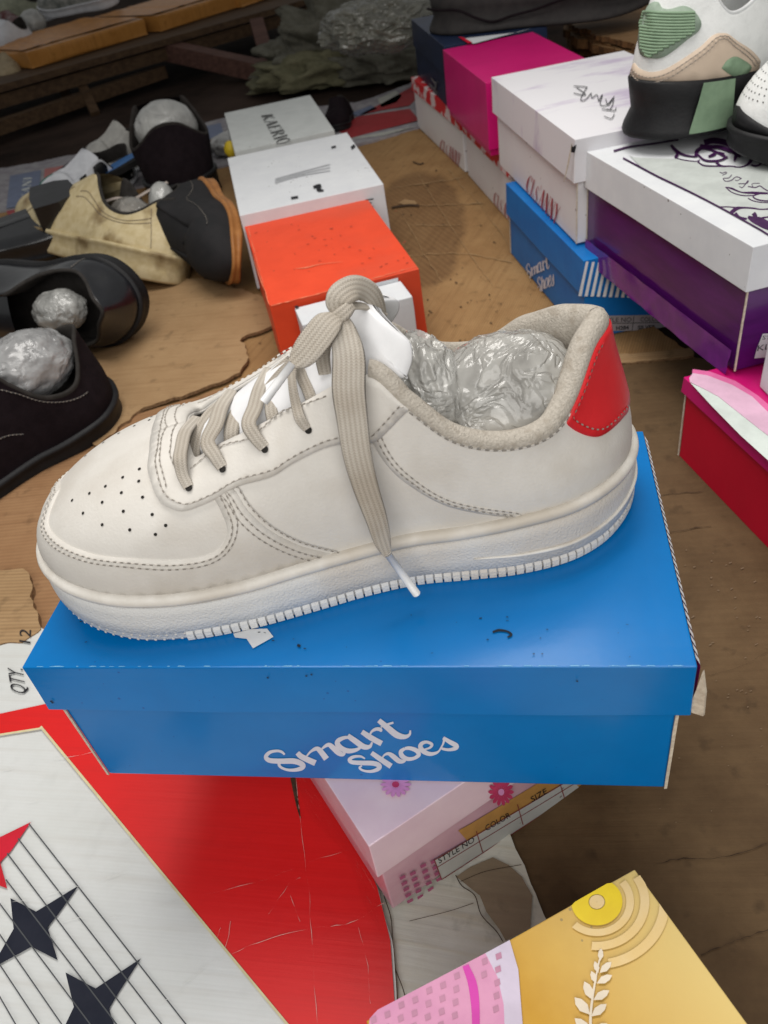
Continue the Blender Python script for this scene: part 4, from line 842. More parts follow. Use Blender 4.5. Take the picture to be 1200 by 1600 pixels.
# cardboard ledge below that box
o = slab('cardboard_sheet', [gz(940, 560, .0045), gz(1080, 548, .0045), gz(1086, 560, .0045), gz(1030, 566, .0045), gz(945, 575, .0045)], .0047, .003, [C_pale, C_edge], .003, .03, .0004, seed=51, rag_step=.004)
tag(o, 'thin ragged strip of cardboard in front of the older blue shoebox', 'cardboard')

# far pair of white boxes with red patterned lids
def face_yaw(a, b): return math.atan2(-(b.x - a.x), (b.y - a.y))
M_redlid = mat('red_pattern', (.52, .02, .025), (.62, .50, .50), .5, 26, 2, stretch=(1, 1, 1), thr=(.54, .57), bump=.1, bscale=90)
for (a, b, lab) in ((Vector((.238, 1.94, 0)), Vector((.274, 1.565, 0)), 'long white shoebox with red patterned lid, farthest back at the right, under the navy box'), (Vector((.276, 1.552, 0)), Vector((.292, 1.262, 0)), 'white shoebox with red patterned lid and crimson lettering, under the magenta box')):
    n = (b - a).normalized(); r = Vector((-n.y, n.x, 0)); Wd = (b - a).length; Lx = .20; cc = (a + b) / 2 + r * Lx / 2
    v = (cc.x, cc.y, math.atan2(-n.x * -1, -n.y) if False else math.atan2(r.y, r.x), Lx, Wd, .0042, .103)
    tC, bC, lC = box4('shoebox', lab, v, [M_marble2, M_raw], group='white shoeboxes with red patterned lids', lid=.026, lidmats=[M_redlid, M_raw], lmf={'inner': 1}, over=.003, seed=44)
    PC = plane_of(v[0], v[1], v[2], v[3] - .006, v[4] - .006, v[5], v[6], 'left'); mb = MB()
    if a.y > 1.8: serif_px("CLS'ANNY", (688, 234), (718, 261), (690, 217), (722, 241), PC, mb, 0, .0022, lift={2: -.1}, thick=.6)
    else: serif_px("CLS'ANNY", (772, 317), (806, 355), (774, 299), (810, 336), PC, mb, 0, .0022, lift={2: -.1}, thick=.6)
    mb.build('lettering', mat('faded_red', (.45, .12, .13), None, .5, 40), bC)
mg = (.3455, 1.445, .045, .165, .292, .1085, .106)
tG, bG, lG = box4('shoebox', 'hot pink magenta shoebox, plain, behind the marbled box', mg, [M_mag, M_raw], lid=.096, lidmats=[M_mag, M_raw], lmf={'inner': 1}, over=.002, seed=46)
nv = (.352, 1.778, .03, .19, .34, .1085, .107)
tN, bN, lN = box4('shoebox', 'dark navy shoebox under the big black sole, behind the magenta box', nv, [M_navy, M_raw], lid=.05, lidmats=[M_navy, M_raw], lmf={'inner': 1}, over=.002, seed=48, strips=((-1, -1),))
PN = plane_of(*nv, 'top'); mb = MB(); decal([(722, 62), (810, 52), (830, 46), (740, 70)], PN, mb, .003, 0); decal([(716, 59), (724, 60), (738, 68), (732, 70)], PN, mb, .0032, 1); mb.build('lid_print', [M_white, M_redbox], lN)
PNl = plane_of(*nv, 'left'); mb = MB(); stroke_px([(675, 122), (682, 132), (680, 140)], 2, PNl, mb, .003); stroke_px([(672, 130), (684, 145)], 2, PNl, mb, .003); stroke_px([(678, 128), (686, 128)], 1.4, PNl, mb, .003); mb.build('side_print', M_grey_let, bN)
# white box sliver at the right edge on the crimson box
a = gz(1185, 603, .0975); wb = (a.x + .101, a.y - .10, 0.0, .2, .2, .0965, .042)
tV, bV, lV = box4('box_lid', 'white box lid lying on the crimson box at the right edge', wb, [M_white, M_raw], seed=49)

# ------------------------------------------------------------------ shoe surface
# stations from toe (0) to heel (1), near side: A = where upper meets sole, B = rim of throat/collar, then ta, oa, ob, db
ST = [(0.00, (-.183, 0.000, .037), (-.088, .000, .0905), .026, .004, .045, .006),
      (0.08, (-.178, -.021, .037), (-.088, -.007, .0900), .026, .004, .045, .006),
      (0.16, (-.163, -.040, .036), (-.087, -.014, .0875), .026, .003, .040, .006),
      (0.25, (-.138, -.053, .033), (-.084, -.022, .0835), .026, .003, .032, .007),
      (0.33, (-.108, -.0575, .030), (-.073, -.023, .0885), .030, .002, .024, .010),
      (0.42, (-.075, -.0575, .030), (-.050, -.025, .0970), .032, .001, .020, .014),
      (0.50, (-.045, -.054, .031), (-.028, -.027, .1060), .034, 0, .014, .018),
      (0.57, (-.015, -.050, .031), (.003, -.031, .1165), .036, 0, .008, .024),
      (0.63, (.010, -.049, .032), (.019, -.040, .1020), .028, 0, .003, .020),
      (0.70, (.035, -.052, .033), (.038, -.047, .0840), .020, 0, .001, .015),
      (0.77, (.063, -.055, .036), (.061, -.049, .0755), .018, .001, .001, .013),
      (0.84, (.092, -.052, .037), (.083, -.045, .0755), .018, .001, .001, .013),
      (0.90, (.115, -.040, .037), (.098, -.034, .0840), .020, .001, .002, .015),
      (0.95, (.131, -.022, .036), (.112, -.017, .0990), .024, .001, .003, .020),
      (1.00, (.138, .000, .036), (.1245, .000, .1040), .026, .001, .003, .022)]
class Surf:
    def __init__(s, M, st=ST, hollow=0.):
        s.M = M; s.st = st
        th = []; D = []
        for r in st:
            th.append(r[0]); D.append([*r[1], *r[2], *r[3:7]])
        for r in st[-2:0:-1]:
            a, b = list(r[1]), list(r[2]); a[1] = -a[1]; b[1] = -b[1]
            th.append(2 - r[0]); D.append([*a, *b, *r[3:7]])
        s.th = np.array(th); s.D = np.array(D, float); n = len(th)
        # hermite slopes, periodic
        t0 = np.r_[s.th[-1] - 2, s.th, 2.]; d0 = np.vstack([s.D[-1:], s.D, s.D[:1]])
        s.T = np.r_[s.th, 2.]; s.V = np.vstack([s.D, s.D[:1]])
        m = (d0[2:] - d0[:-2]) / (t0[2:] - t0[:-2])[:, None]; s.m = np.vstack([m, m[:1]])
    def par(s, th):
        th = np.mod(np.atleast_1d(np.asarray(th, float)), 2.); k = np.clip(np.searchsorted(s.T, th, side='right') - 1, 0, len(s.T) - 2)
        h = (s.T[k + 1] - s.T[k])[:, None]; u = ((th - s.T[k])[:, None]) / h
        a, b, ma, mb_ = s.V[k], s.V[k + 1], s.m[k], s.m[k + 1]
        return (2 * u ** 3 - 3 * u ** 2 + 1) * a + (u ** 3 - 2 * u ** 2 + u) * h * ma + (-2 * u ** 3 + 3 * u ** 2) * b + (u ** 3 - u ** 2) * h * mb_
    def out(s, th, col=0):
        e = 1e-3; a = s.par(np.atleast_1d(th) + e)[:, col:col + 2] - s.par(np.atleast_1d(th) - e)[:, col:col + 2]
        o = np.c_[-a[:, 1], a[:, 0]]; o = -o if True else o
        l = np.linalg.norm(o, axis=1); l[l == 0] = 1; o = o / l[:, None]
        return o
    def loc(s, th, t):
        th = np.atleast_1d(np.asarray(th, float)); t = np.atleast_1d(np.asarray(t, float)); P = s.par(th); O = s.out(th)
        A, B = P[:, :3], P[:, 3:6]; z = np.array([0, 0, 1.]); o3 = np.c_[O, np.zeros(len(O))]
        P1 = A + z * P[:, 6:7] + o3 * P[:, 7:8]; P2 = B + o3 * P[:, 8:9] - z * P[:, 9:10]
        t = t[:, None]
        return (1 - t) ** 3 * A + 3 * (1 - t) ** 2 * t * P1 + 3 * (1 - t) * t * t * P2 + t ** 3 * B
    def w(s, L):
        R = np.array([[s.M[i][j] for j in range(3)] for i in range(3)]); T = np.array([s.M[i][3] for i in range(3)])
        return L @ R.T + T
    def pn(s, th, t, off=0.):
        """world points pushed off along the outward normal"""
        th = np.atleast_1d(np.asarray(th, float)); t = np.atleast_1d(np.asarray(t, float)) * np.ones(len(th))
        e = 2e-3; p = s.loc(th, t); a = s.loc(th + e, t) - s.loc(th - e, t); b = s.loc(th, np.minimum(t + e, 1)) - s.loc(th, np.maximum(t - e, 0))
        n = np.cross(a, b); l = np.linalg.norm(n, axis=1); l[l == 0] = 1; n = n / l[:, None]
        o = np.c_[s.out(th), np.ones(len(th)) * .2]; n = n * np.sign(np.sum(n * o, 1) + 1e-12)[:, None]
        off = np.atleast_1d(off)[:, None] * np.ones((len(th), 1))
        return s.w(p + n * off), n
    def grid(s):
        if hasattr(s, 'g'): return s.g
        TH, TT = np.meshgrid(np.linspace(-.35, 1.25, 641), np.linspace(0, 1, 81), indexing='ij')
        W, nl = s.pn(TH.ravel(), TT.ravel()); C = np.array(CAM); d = W - C
        nw = nl @ np.array([[s.M[j][i] for j in range(3)] for i in range(3)])
        z = d @ np.array(FW); u = 600 + FPX * (d @ np.array(RT)) / z; v = 800 - FPX * (d @ np.array(UP)) / z
        s.g = (TH.ravel(), TT.ravel(), u, v, np.sum(nw * d, 1) < 0, np.linalg.norm(d, axis=1)); return s.g
    def inv(s, x, y):
        """photo pixel -> (theta, t) on the side the camera sees"""
        TH, TT, u, v, vis, dist = s.grid(); d = (u - x) ** 2 + (v - y) ** 2 + np.where(vis, 0, 400.)
        i = np.argmin(d); th, t = TH[i], TT[i]
        def q(th, t):
            p = s.pn(th, t)[0][0]; return np.array(px(p))
        for _ in range(3):
            e = 1e-3; q0 = q(th, t); J = np.c_[(q(th + e, t) - q0) / e, (q(th, t - e) - q0) / -e]
            if abs(np.linalg.det(J)) < 1e3: break
            st = np.linalg.solve(J, np.array([x, y]) - q0); st = np.clip(st, -.01, .01)
            th += st[0]; t = float(np.clip(t + st[1], 0, 1))
        return np.array([th, t])
    def curve(s, pts, n=8):
        """pixel points (or ('uv',th,t)) -> dense uv curve"""
        uv = [np.array(p[1:], float) if p[0] == 'uv' else s.inv(*p) for p in pts]
        c = spline(uv, n); c[:, 1] = np.clip(c[:, 1], 0, 1); return c
SX, SY_ = .30, .075     # metric of theta / t used for filling
def mir(c): return np.c_[2 - c[:, 0], c[:, 1]]
def panel(S, uvpoly, name, material, parent, h=.0009, base=.0, step=.0035, mirror=True, round_=.0007, smooth=True):
    outs = []
    for side in ((0, 1) if mirror else (0,)):
        c = np.array(uvpoly); c = mir(c)[::-1] if side else c
        m_ = np.array([SX, SY_]); q = resample(np.vstack([c, c[:1]]) * m_, .0014)[:-1]
        V, F = fill2d([tuple(p) for p in q], step); n = len(V); nb = len(q)
        V = np.array(V); B = V[:nb]
        d = np.array([np.sqrt(np.min((B[:, 0] - v[0]) ** 2 + (B[:, 1] - v[1]) ** 2)) for v in V])
        uv = V / m_
        k = np.clip(d / round_, 0, 1); off = base + h * (.62 + .38 * k * (2 - k))
        W, _ = S.pn(uv[:, 0], np.clip(uv[:, 1], 0, 1), off)
        # a second ring just outside the border gives the edge its roundness
        W2, _ = S.pn(uv[:nb, 0], np.clip(uv[:nb, 1], 0, 1), base - .0008)
        vs = [Vector(p) for p in W] + [Vector(p) for p in W2]
        a = sum(B[i][0] * B[(i + 1) % nb][1] - B[(i + 1) % nb][0] * B[i][1] for i in range(nb))
        fs = [tuple(f) for f in F]
        for i in range(nb):
            j = (i + 1) % nb; fs.append((i, n + i, n + j, j) if a > 0 else (i, j, n + j, n + i))
        o = mesh(name, vs, fs, material, parent, smooth); outs.append(o)
        bm = bmesh.new(); bm.from_mesh(o.data); bmesh.ops.recalc_face_normals(bm, faces=bm.faces[:])
        # make normals face outwards
        c0 = S.pn(np.array([uv[-1, 0]]), np.array([uv[-1, 1]]), .01)[0][0]
        f = min(bm.faces, key=lambda f: (f.calc_center_median() + o.matrix_world.translation - Vector(vs[n - 1])).length)
        bm.to_mesh(o.data); bm.free()
    return outs
def stitches(S, curves, name, material, parent, off=.0017, dash=.0023, gap=.0014, w=.00062, mirror=True):
    mb = MB()
    for c in curves:
        for side in ((0, 1) if mirror else (0,)):
            cc = mir(c) if side else c
            W, _ = S.pn(cc[:, 0], cc[:, 1], off); dd = np.r_[0, np.cumsum(np.linalg.norm(np.diff(W, axis=0), axis=1))]; sn = np.linspace(0, dd[-1], max(3, int(dd[-1] / .0005))); Wc = np.c_[W, cc]; P = np.array([np.interp(sn, dd, Wc[:, q_]) for q_ in range(5)]).T; L = int((dash + gap) / .0005); k = int(dash / .0005)
            _, nl = S.pn(P[:, 3], np.clip(P[:, 4], 0, 1), off); Rm = np.array([[S.M[i][j] for j in range(3)] for i in range(3)]); nw = nl @ Rm.T
            for i in range(0, len(P) - k, L):
                a, b = Vector(P[i, :3]), Vector(P[i + k, :3]); n = Vector(nw[i + k // 2]); m_ = (a + b) / 2; t = (b - a)
                if t.length < 1e-4: continue
                sd = t.cross(n).normalized() * w / 2; a2 = a + t * .12; b2 = b - t * .12
                up = n * .00035
                mb.add([a - n * .0003, m_ + sd, b - n * .0003, m_ - sd, a2 + up + sd * .5, b2 + up + sd * .5, b2 + up - sd * .5, a2 + up - sd * .5, a2 - n * .0006 + sd, b2 - n * .0006 + sd, b2 - n * .0006 - sd, a2 - n * .0006 - sd],
                       [(4, 5, 6, 7), (4, 8, 9, 5), (7, 6, 10, 11), (0, 8, 4, 7, 11), (5, 9, 2, 10, 6)])
                if i + L < len(P):
                    h0, h1 = Vector(P[i + k, :3]), Vector(P[i + L, :3]); hu = n * .0002
                    mb.add([h0 - sd * 1.15 + hu, h1 - sd * 1.15 + hu, h1 + sd * 1.15 + hu, h0 + sd * 1.15 + hu], [(0, 1, 2, 3)], 1)
    return mb.build(name, [material, M_needle], parent)
def base_upper(S, name, material, parent, nth=220, nt=26, thick=.0016):
    th = np.linspace(0, 2, nth, endpoint=False); vs = []; fs = []
    for k, t in enumerate(list(np.linspace(0, 1, nt)) + [1., .85]):
        W, _ = S.pn(th, np.full(nth, t), 0. if k < nt else -thick); vs += [Vector(p) for p in W]
        if k:
            for i in range(nth):
                j = (i + 1) % nth; fs.append(((k - 1) * nth + i, (k - 1) * nth + j, k * nth + j, k * nth + i))
    return mesh(name, vs, fs, material, parent, True)
def ring_loft(S, ths, prof, name, material, parent, which=3, closed=True, smooth=True, mi=None, mats=None, endcap=False):
    """prof(theta)-> list of (outward, up) offsets from the A (which=0) or B (3) curve"""
    P = S.par(ths); O = S.out(ths, which); V = []; F = []; n = len(ths); k = 0
    for i in range(n):
        pr = prof(ths[i], P[i]); k = len(pr)
        for (o, z) in pr: V.append(Vector((P[i, which] + O[i, 0] * o, P[i, which + 1] + O[i, 1] * o, P[i, which + 2] + z)))
    M_ = []
    for i in range(n if closed else n - 1):
        j = (i + 1) % n
        for q in range(k - 1):
            F.append((i * k + q, j * k + q, j * k + q + 1, i * k + q + 1)); M_.append(mi[q] if mi else 0)
    if endcap: F += [tuple(range(k)), tuple((n - 1) * k + q for q in range(k))[::-1]]; M_ += [0, 0]
    return mesh(name, [S.M @ v for v in V], F, mats or material, parent, smooth, M_)
def spring(x, amt=.014, x0=-.11, x1=-.187):
    t = max(0, min(1, (x - x0) / (x1 - x0))); return amt * t * t
def ribbon(pts, w, nrm, th, mb, mi=0, n=8, sides=None, ridge=False):
    """flat woven lace: centre points, widths, facing direction (vector or list)"""
    dist_ = 0.; mb.wv = getattr(mb, 'wv', [])
    k = len(pts); ws = w if isinstance(w, (list, tuple)) else [w] * k; ns = nrm if isinstance(nrm, list) else [nrm] * k
    Q = spline([(*p, a, *nn) for p, a, nn in zip(pts, ws, ns)], n); m_ = len(Q); V = []; F = []
    prof = [(-1, -.12), (-.86, .42), (-.5, .5), (0, .56), (.5, .5), (.86, .42), (1, -.12), (.86, -.5), (0, -.55), (-.86, -.5)]
    c = len(prof)
    for i in range(m_):
        T = Vector(Q[min(i + 1, m_ - 1), :3] - Q[max(i - 1, 0), :3]).normalized(); N_ = Vector(Q[i, 4:7]); N_ = (N_ - T * N_.dot(T)).normalized(); B_ = T.cross(N_)
        p = Vector(Q[i, :3]); a = Q[i, 3] / 2
        if i: dist_ += float(np.linalg.norm(Q[i, :3] - Q[i - 1, :3]))
        for (x, y) in prof: V.append(p + B_ * (x * a) + N_ * (y * th)); mb.wv.append((x * a, dist_, 0))
        if i:
            for q in range(c): r = (q + 1) % c; F.append(((i - 1) * c + q, (i - 1) * c + r, i * c + r, i * c + q))
    F += [tuple(range(c)), tuple((m_ - 1) * c + q for q in range(c))[::-1]]
    mb.add(V, F, mi)
def tube(pts, r, mb, mi=0, n=6, seg=10):
    ws = r if isinstance(r, (list, tuple)) else [r] * len(pts)
    Q = spline([(*p, a) for p, a in zip(pts, ws)], n) if len(pts) > 2 else np.array([(*p, a) for p, a in zip(pts, ws)], float); V = []; F = []; m_ = len(Q)
    up = Vector((.31, .2, .93))
    for i in range(m_):
        T = Vector(Q[min(i + 1, m_ - 1), :3] - Q[max(i - 1, 0), :3]).normalized(); N_ = (up - T * up.dot(T)).normalized(); B_ = T.cross(N_)
        for q in range(seg): a = 2 * math.pi * q / seg; V.append(Vector(Q[i, :3]) + (N_ * math.cos(a) + B_ * math.sin(a)) * Q[i, 3])
        if i:
            for q in range(seg): r_ = (q + 1) % seg; F.append(((i - 1) * seg + q, (i - 1) * seg + r_, i * seg + r_, i * seg + q))
    F += [tuple(range(seg)), tuple((m_ - 1) * seg + q for q in range(seg))[::-1]]
    mb.add(V, F, mi)
def crumple(name, c, r, label, cat, material, seed=0, parent=None, sub=5, amp=.12, rotz=0., tilt=None, lumps=3.0, group=None):
    """ball of crinkled plastic film: faceted ridges"""
    bm = bmesh.new(); bmesh.ops.create_icosphere(bm, subdivisions=sub, radius=1)
    for v in bm.verts:
        d = v.co.normalized(); q = d * lumps + Vector((seed, seed * .7, 0))
        f = 1 + amp * (noise.noise(q) + .5 * (1 - abs(noise.noise(q * 2.3)) * 2.5) + .16 * (1 - abs(noise.noise(q * 5.1)) * 2.5) + .05 * (1 - abs(noise.noise(q * 11)) * 2.5))
        p = Vector((d.x * r[0] * f, d.y * r[1] * f, d.z * r[2] * f))
        if tilt: p = tilt @ p
        v.co = rot(p, rotz, Vector(c))
    vs = [v.co.copy() for v in bm.verts]; fs = [tuple(v.index for v in f.verts) for f in bm.faces]; bm.free()
    o = mesh(name, vs, fs, material, parent, True)
    if label: tag(o, label, cat, group)
    return o

# ------------------------------------------------------------------ the white sneaker
def mat_leather(name, c1, c2, c3, rough=.48, grain=900, bump=.12, coat=0.):
    mt = mat(name, c1, c2, rough, 90, 8, bump=bump, bscale=grain, c3=c3, thr=(.35, .7), coat=coat, spec=.35); return mt
M_lea = mat_leather('white_leather', (.60, .572, .53), (.565, .537, .493), (.52, .485, .435), .55, 700, .2)
M_lea2 = mat_leather('white_leather_vamp', (.60, .575, .535), (.57, .543, .50), (.53, .498, .452), .55, 700, .2)
M_sole = mat('sole_rubber', (.62, .62, .615), (.57, .57, .56), .55, 18, bump=.7, bscale=800, thr=(.3, .7), c3=(.54, .50, .45))
M_bead = mat('sole_bead', (.70, .67, .62), (.60, .565, .51), .42, 22, bump=.05, bscale=300, thr=(.35, .65), c3=(.50, .45, .38))
M_thread = mat('thread', (.53, .50, .46), (.47, .44, .40), .8, 300); M_needle = mat('needle_hole', (.26, .235, .205), None, .9, 300)
M_knit = mat('knit_lining', (.38, .345, .295), (.45, .41, .355), .9, 700, 2, bump=.8, bscale=900, thr=(.4, .6), c3=(.34, .30, .25))
M_tongue = mat('tongue_white', (.74, .74, .75), (.69, .69, .70), .6, 20, bump=.15, bscale=90)
M_redtab = mat('red_leather', (.60, .022, .026), (.53, .018, .022), .42, 14, bump=.12, bscale=420, thr=(.3, .7))
M_hole = mat('dark_hole', (.02, .018, .016), None, .9, 50)
M_aglet = mat('aglet_plastic', (.72, .72, .72), (.66, .66, .66), .2, 50, coat=.5)
# woven lace material: herringbone following the band (attribute wv = across, along in metres)
mt, nt, b_ = nodes_of('lace_weave'); N_ = nt.nodes; Lk_ = nt.links; b_.inputs['Roughness'].default_value = .85; b_.inputs['Specular IOR Level'].default_value = .2
at_ = N_.new('ShaderNodeAttribute'); at_.attribute_name = 'wv'; sx_ = N_.new('ShaderNodeSeparateXYZ'); Lk_.new(at_.outputs['Vector'], sx_.inputs[0])
def mth(op, a, b=None, c=None):
    n = N_.new('ShaderNodeMath'); n.operation = op
    for i, v in enumerate((a, b, c)):
        if v is None: continue
        if isinstance(v, (int, float)): n.inputs[i].default_value = v
        else: Lk_.new(v, n.inputs[i])
    return n.outputs[0]
pp = mth('PINGPONG', sx_.outputs[0], .0011); ph = mth('MULTIPLY', mth('ADD', sx_.outputs[1], mth('MULTIPLY', pp, .9)), 6.2832 / .00125)
hz_ = mth('SINE', ph); rg = mth('COSINE', mth('MULTIPLY', sx_.outputs[0], 6.2832 / .0022)); hh = mth('MULTIPLY_ADD', hz_, .20, mth('MULTIPLY_ADD', rg, .22, .5))
crn = N_.new('ShaderNodeValToRGB'); crn.color_ramp.elements[0].color = (.32, .285, .24, 1); crn.color_ramp.elements[1].color = (.49, .45, .395, 1); crn.color_ramp.elements[1].position = .75
Lk_.new(hh, crn.inputs[0]); tcn = N_.new('ShaderNodeTexCoord'); nsn = N_.new('ShaderNodeTexNoise'); nsn.inputs['Scale'].default_value = 35; nsn.inputs['Detail'].default_value = 5; Lk_.new(tcn.outputs['Object'], nsn.inputs['Vector'])
mxn = N_.new('ShaderNodeMixRGB'); mxn.blend_type = 'MULTIPLY'; rr = N_.new('ShaderNodeValToRGB'); rr.color_ramp.elements[0].position = .35; rr.color_ramp.elements[0].color = (.80, .77, .73, 1); rr.color_ramp.elements[1].position = .62
mxn.inputs[0].default_value = 1; Lk_.new(nsn.outputs[0], rr.inputs[0]); Lk_.new(crn.outputs[0], mxn.inputs[1]); Lk_.new(rr.outputs[0], mxn.inputs[2]); Lk_.new(mxn.outputs[0], b_.inputs['Base Color'])
bpn = N_.new('ShaderNodeBump'); bpn.inputs['Strength'].default_value = .7; bpn.inputs['Distance'].default_value = .0006; Lk_.new(hh, bpn.inputs['Height']); Lk_.new(bpn.outputs[0], b_.inputs['Normal'])
M_lace = mt; MATS['lace_weave'] = mt

SH = empty('sneaker', (-.02, .343, TOPZ + .0012), 'white leather sneaker with red heel tab and beige laces on the bright blue shoebox', 'sneaker')
MS = Matrix.Translation((0, .343, TOPZ + .0006))
S = Surf(MS)
up_ = base_upper(S, 'upper', M_lea2, SH)
ths = np.linspace(0, 2, 360, endpoint=False)
def sole_prof(th, P):
    zb = spring(P[0], .013) - P[2] + .0002 + max(0, (P[0] - .11)) * .12; a = -P[2] * 0
    hz = -zb
    return [(-.004, .0015), (.0015, .0022), (.0038, .0012), (.0046, -.0012), (.0040, -.0036), (.0024, -.0048), (.0022, -.0056), (.0032, -.0062), (.0036, -.0066 - .25 * (hz - .0066 - .008)), (.0040, -.0066 - .6 * (hz - .0066 - .008)), (.0040, -(hz - .0078)), (.0030, -(hz - .0070)), (.0028, -(hz - .0025)), (.0014, -hz), (-.03, -hz)]
so = ring_loft(S, ths, sole_prof, 'sole', None, SH, 0, mi=[1, 1, 1, 1, 1, 1, 0, 0, 0, 0, 0, 0, 0, 0], mats=[M_sole, M_bead])
# tread lugs
P_ = S.par(np.linspace(0, 2, 4000)); O_ = S.out(np.linspace(0, 2, 4000)); base_ = P_[:, :2] + O_ * .0034
dl = np.r_[0, np.cumsum(np.linalg.norm(np.diff(base_, axis=0), axis=1))]; nl_ = int(dl[-1] / .00465)
mb = MB(); front = MB()
for i in range(nl_):
    s0 = i * dl[-1] / nl_
    def at(s_):
        q = np.interp(s_, dl, np.linspace(0, 2, 4000)); P0 = S.par([q])[0]; O0 = S.out([q])[0]; return P0, O0
    pa, oa = at(s0); pb, ob = at(s0 + .0037)
    x = pa[0]
    def zb(P): return spring(P[0], .013) + max(0, (P[0] - .11)) * .12
    if x < -.112:      # toe: dimpled band
        for r_ in range(2):
            pc, oc = at(s0 + .0015 + r_ * .0022); z = zb(pc) + .0022 + r_ * .0030
            c_ = Vector((pc[0] + oc[0] * .0029, pc[1] + oc[1] * .0029, z)); T = Vector((-oc[1], oc[0], 0)); U_ = Vector((0, 0, 1)); N3 = Vector((oc[0], oc[1], 0))
            V = [c_ + T * .0008 * math.cos(a) + U_ * .0008 * math.sin(a) + N3 * .0 for a in np.linspace(0, 2 * math.pi, 8, endpoint=False)] + [c_ + N3 * .0004]
            front.add([MS @ v for v in V], [(q, (q + 1) % 8, 8) for q in range(8)])
        continue
    V = []
    for (P0, O0) in ((pa, oa), (pb, ob)):
        for (o_, z_) in ((.0020, .0000), (.0032, .0002), (.0040, .0012), (.0042, .0030), (.0040, .0052), (.0030, .0066), (.0020, .0068)):
            V.append(MS @ Vector((P0[0] + O0[0] * o_, P0[1] + O0[1] * o_, zb(P0) + z_)))
    mb.add(V, [tuple(range(7)), tuple(range(13, 6, -1))] + [(q, q + 7, q + 8, q + 1) for q in range(6)])
mb.m = [0] * len(mb.f)
front.m = [0] * len(front.f)
tr_ = mb.build('tread_lugs', M_sole, so); front.build('toe_dimples', M_sole, so)
# raised line on the heel wall
def sole_pt(th, o_, z_): P0 = S.par([th])[0]; O0 = S.out([th])[0]; return MS @ Vector((P0[0] + O0[0] * o_, P0[1] + O0[1] * o_, z_ + zb(P0)))
for sd in (0, 1):
    mb = MB(); f_ = (lambda t: 2 - t) if sd else (lambda t: t)
    tube([sole_pt(f_(t), .0044, z) for t, z in ((.715, .0158), (.78, .0148), (.84, .0142), (.90, .0152), (.95, .0175), (1.0, .020))], [.0004, .0009, .0010, .0010, .0010, .0010], mb); mb.build('heel_line', M_bead, so, True)

# panels (outlines read from the photograph, mapped on to the surface, mirrored to the far side)
c_top = S.curve([('uv', 0.0, .41), (84, 786), (78, 802), (76, 820), (98, 846), (140, 864), (200, 872), (270, 875), (322, 868), (347, 852), (355, 825), (344, 795), (334, 778)])
c_rt = S.curve([(350, 755), (368, 768), (385, 795), (418, 826), (468, 852), (528, 873)])
poly = list(c_top) + list(c_rt) + [np.array([t, .0]) for t in np.linspace(c_rt[-1][0], 0, 60)[1:]]
panel(S, poly, 'toe_foxing', M_lea, SH)
c_hq = S.curve([(570, 660), (583, 692), (606, 728), (655, 768), (725, 797), (782, 806), (803, 820)])
tR0 = .585
c_rim = [np.array([t, 1.0]) for t in np.linspace(1.0, .60, 60)]
poly = list(c_hq) + [np.array([t, 0.0]) for t in np.linspace(c_hq[-1][0], 1.0, 40)[1:]] + c_rim
# the heel panel wraps round both sides: near half + far half as one outline
cq = np.array(list(c_hq)); near = list(cq) + [np.array([t, 0.0]) for t in np.linspace(cq[-1][0], 2 - cq[-1][0], 90)[1:-1]] + list(mir(cq)[::-1]) + [np.array([t, 1.0]) for t in np.linspace(1.40, .60, 120)]
panel(S, near, 'heel_panel', M_lea, SH, mirror=False)
# eyestay, horseshoe round the throat
c_es = S.curve([('uv', 0.0, .862), (236, 706), (233, 735), (243, 770), (262, 792), (290, 798), (330, 783), (372, 760), (425, 744), (452, 727), (500, 702), (552, 690), (583, 690), (610, 668), (640, 637)])
hs = list(c_es) + [np.array([t, 1.0]) for t in np.linspace(c_es[-1][0], 0.0, 80)]
hs_all = list(c_es) + [np.array([t, .995]) for t in np.linspace(min(.62, c_es[-1][0]), 0.0, 80)]
es = panel(S, hs_all, 'eyestay', M_lea, SH, h=.0011, base=.0010)
# red heel tab
c_tb = S.curve([(936, 527), (918, 560), (910, 580), (902, 612), (884, 655), (890, 668), (920, 682), (945, 676), (976, 645)])
c_tb = [p for p in c_tb if p[0] < 1.0]
last = c_tb[-1]; half = np.array(c_tb)
half = np.array(list(half) + [np.array([1.0, last[1]])]); tab = list(half) + list(mir(half)[::-1])[1:] + [np.array([t, .995]) for t in np.linspace(2 - half[0][0], half[0][0], 30)[1:-1]]
panel(S, tab, 'heel_tab', M_redtab, SH, h=.0011, base=.0010, mirror=False)
# stitching
def inset(c, d):
    q = np.array(c) * np.array([SX, SY_]); g = np.gradient(q, axis=0); l = np.linalg.norm(g, axis=1); l[l == 0] = 1
    q = q + np.c_[-g[:, 1], g[:, 0]] / l[:, None] * d; r = q / np.array([SX, SY_]); r[:, 1] = np.clip(r[:, 1], 0.01, .99); return r
sgn = 1
stt = stitches(S, [inset(c_top, -.0022), inset(c_top, -.0044), inset(c_rt, .0016) * 1, inset(c_rt, -.0022), inset(c_rt, -.0044), inset(c_hq, .0022), inset(c_hq, .0044)], 'stitching', M_thread, SH, off=.0011)
c_l2 = S.curve([('uv', .0, .925), (254, 702), (253, 728), (260, 755), (263, 768)]); c_l3 = S.curve([('uv', .0, .965), (270, 695), (268, 715), (275, 735)])
print('l2', c_l2[::8], c_l3[::8])
c_th = S.curve([(300, 736), (330, 713), (357, 697), (392, 688), (412, 672), (440, 643), (470, 634), (515, 617)])
stitches(S, [inset(c_es, .0028), c_l2, c_l3, c_th], 'eyestay_stitching', M_thread, SH, off=.0024)
stitches(S, [inset(half[:-1], .0030)], 'tab_stitching', mat('red_thread', (.45, .02, .025), None, .8, 300), SH, off=.0024)
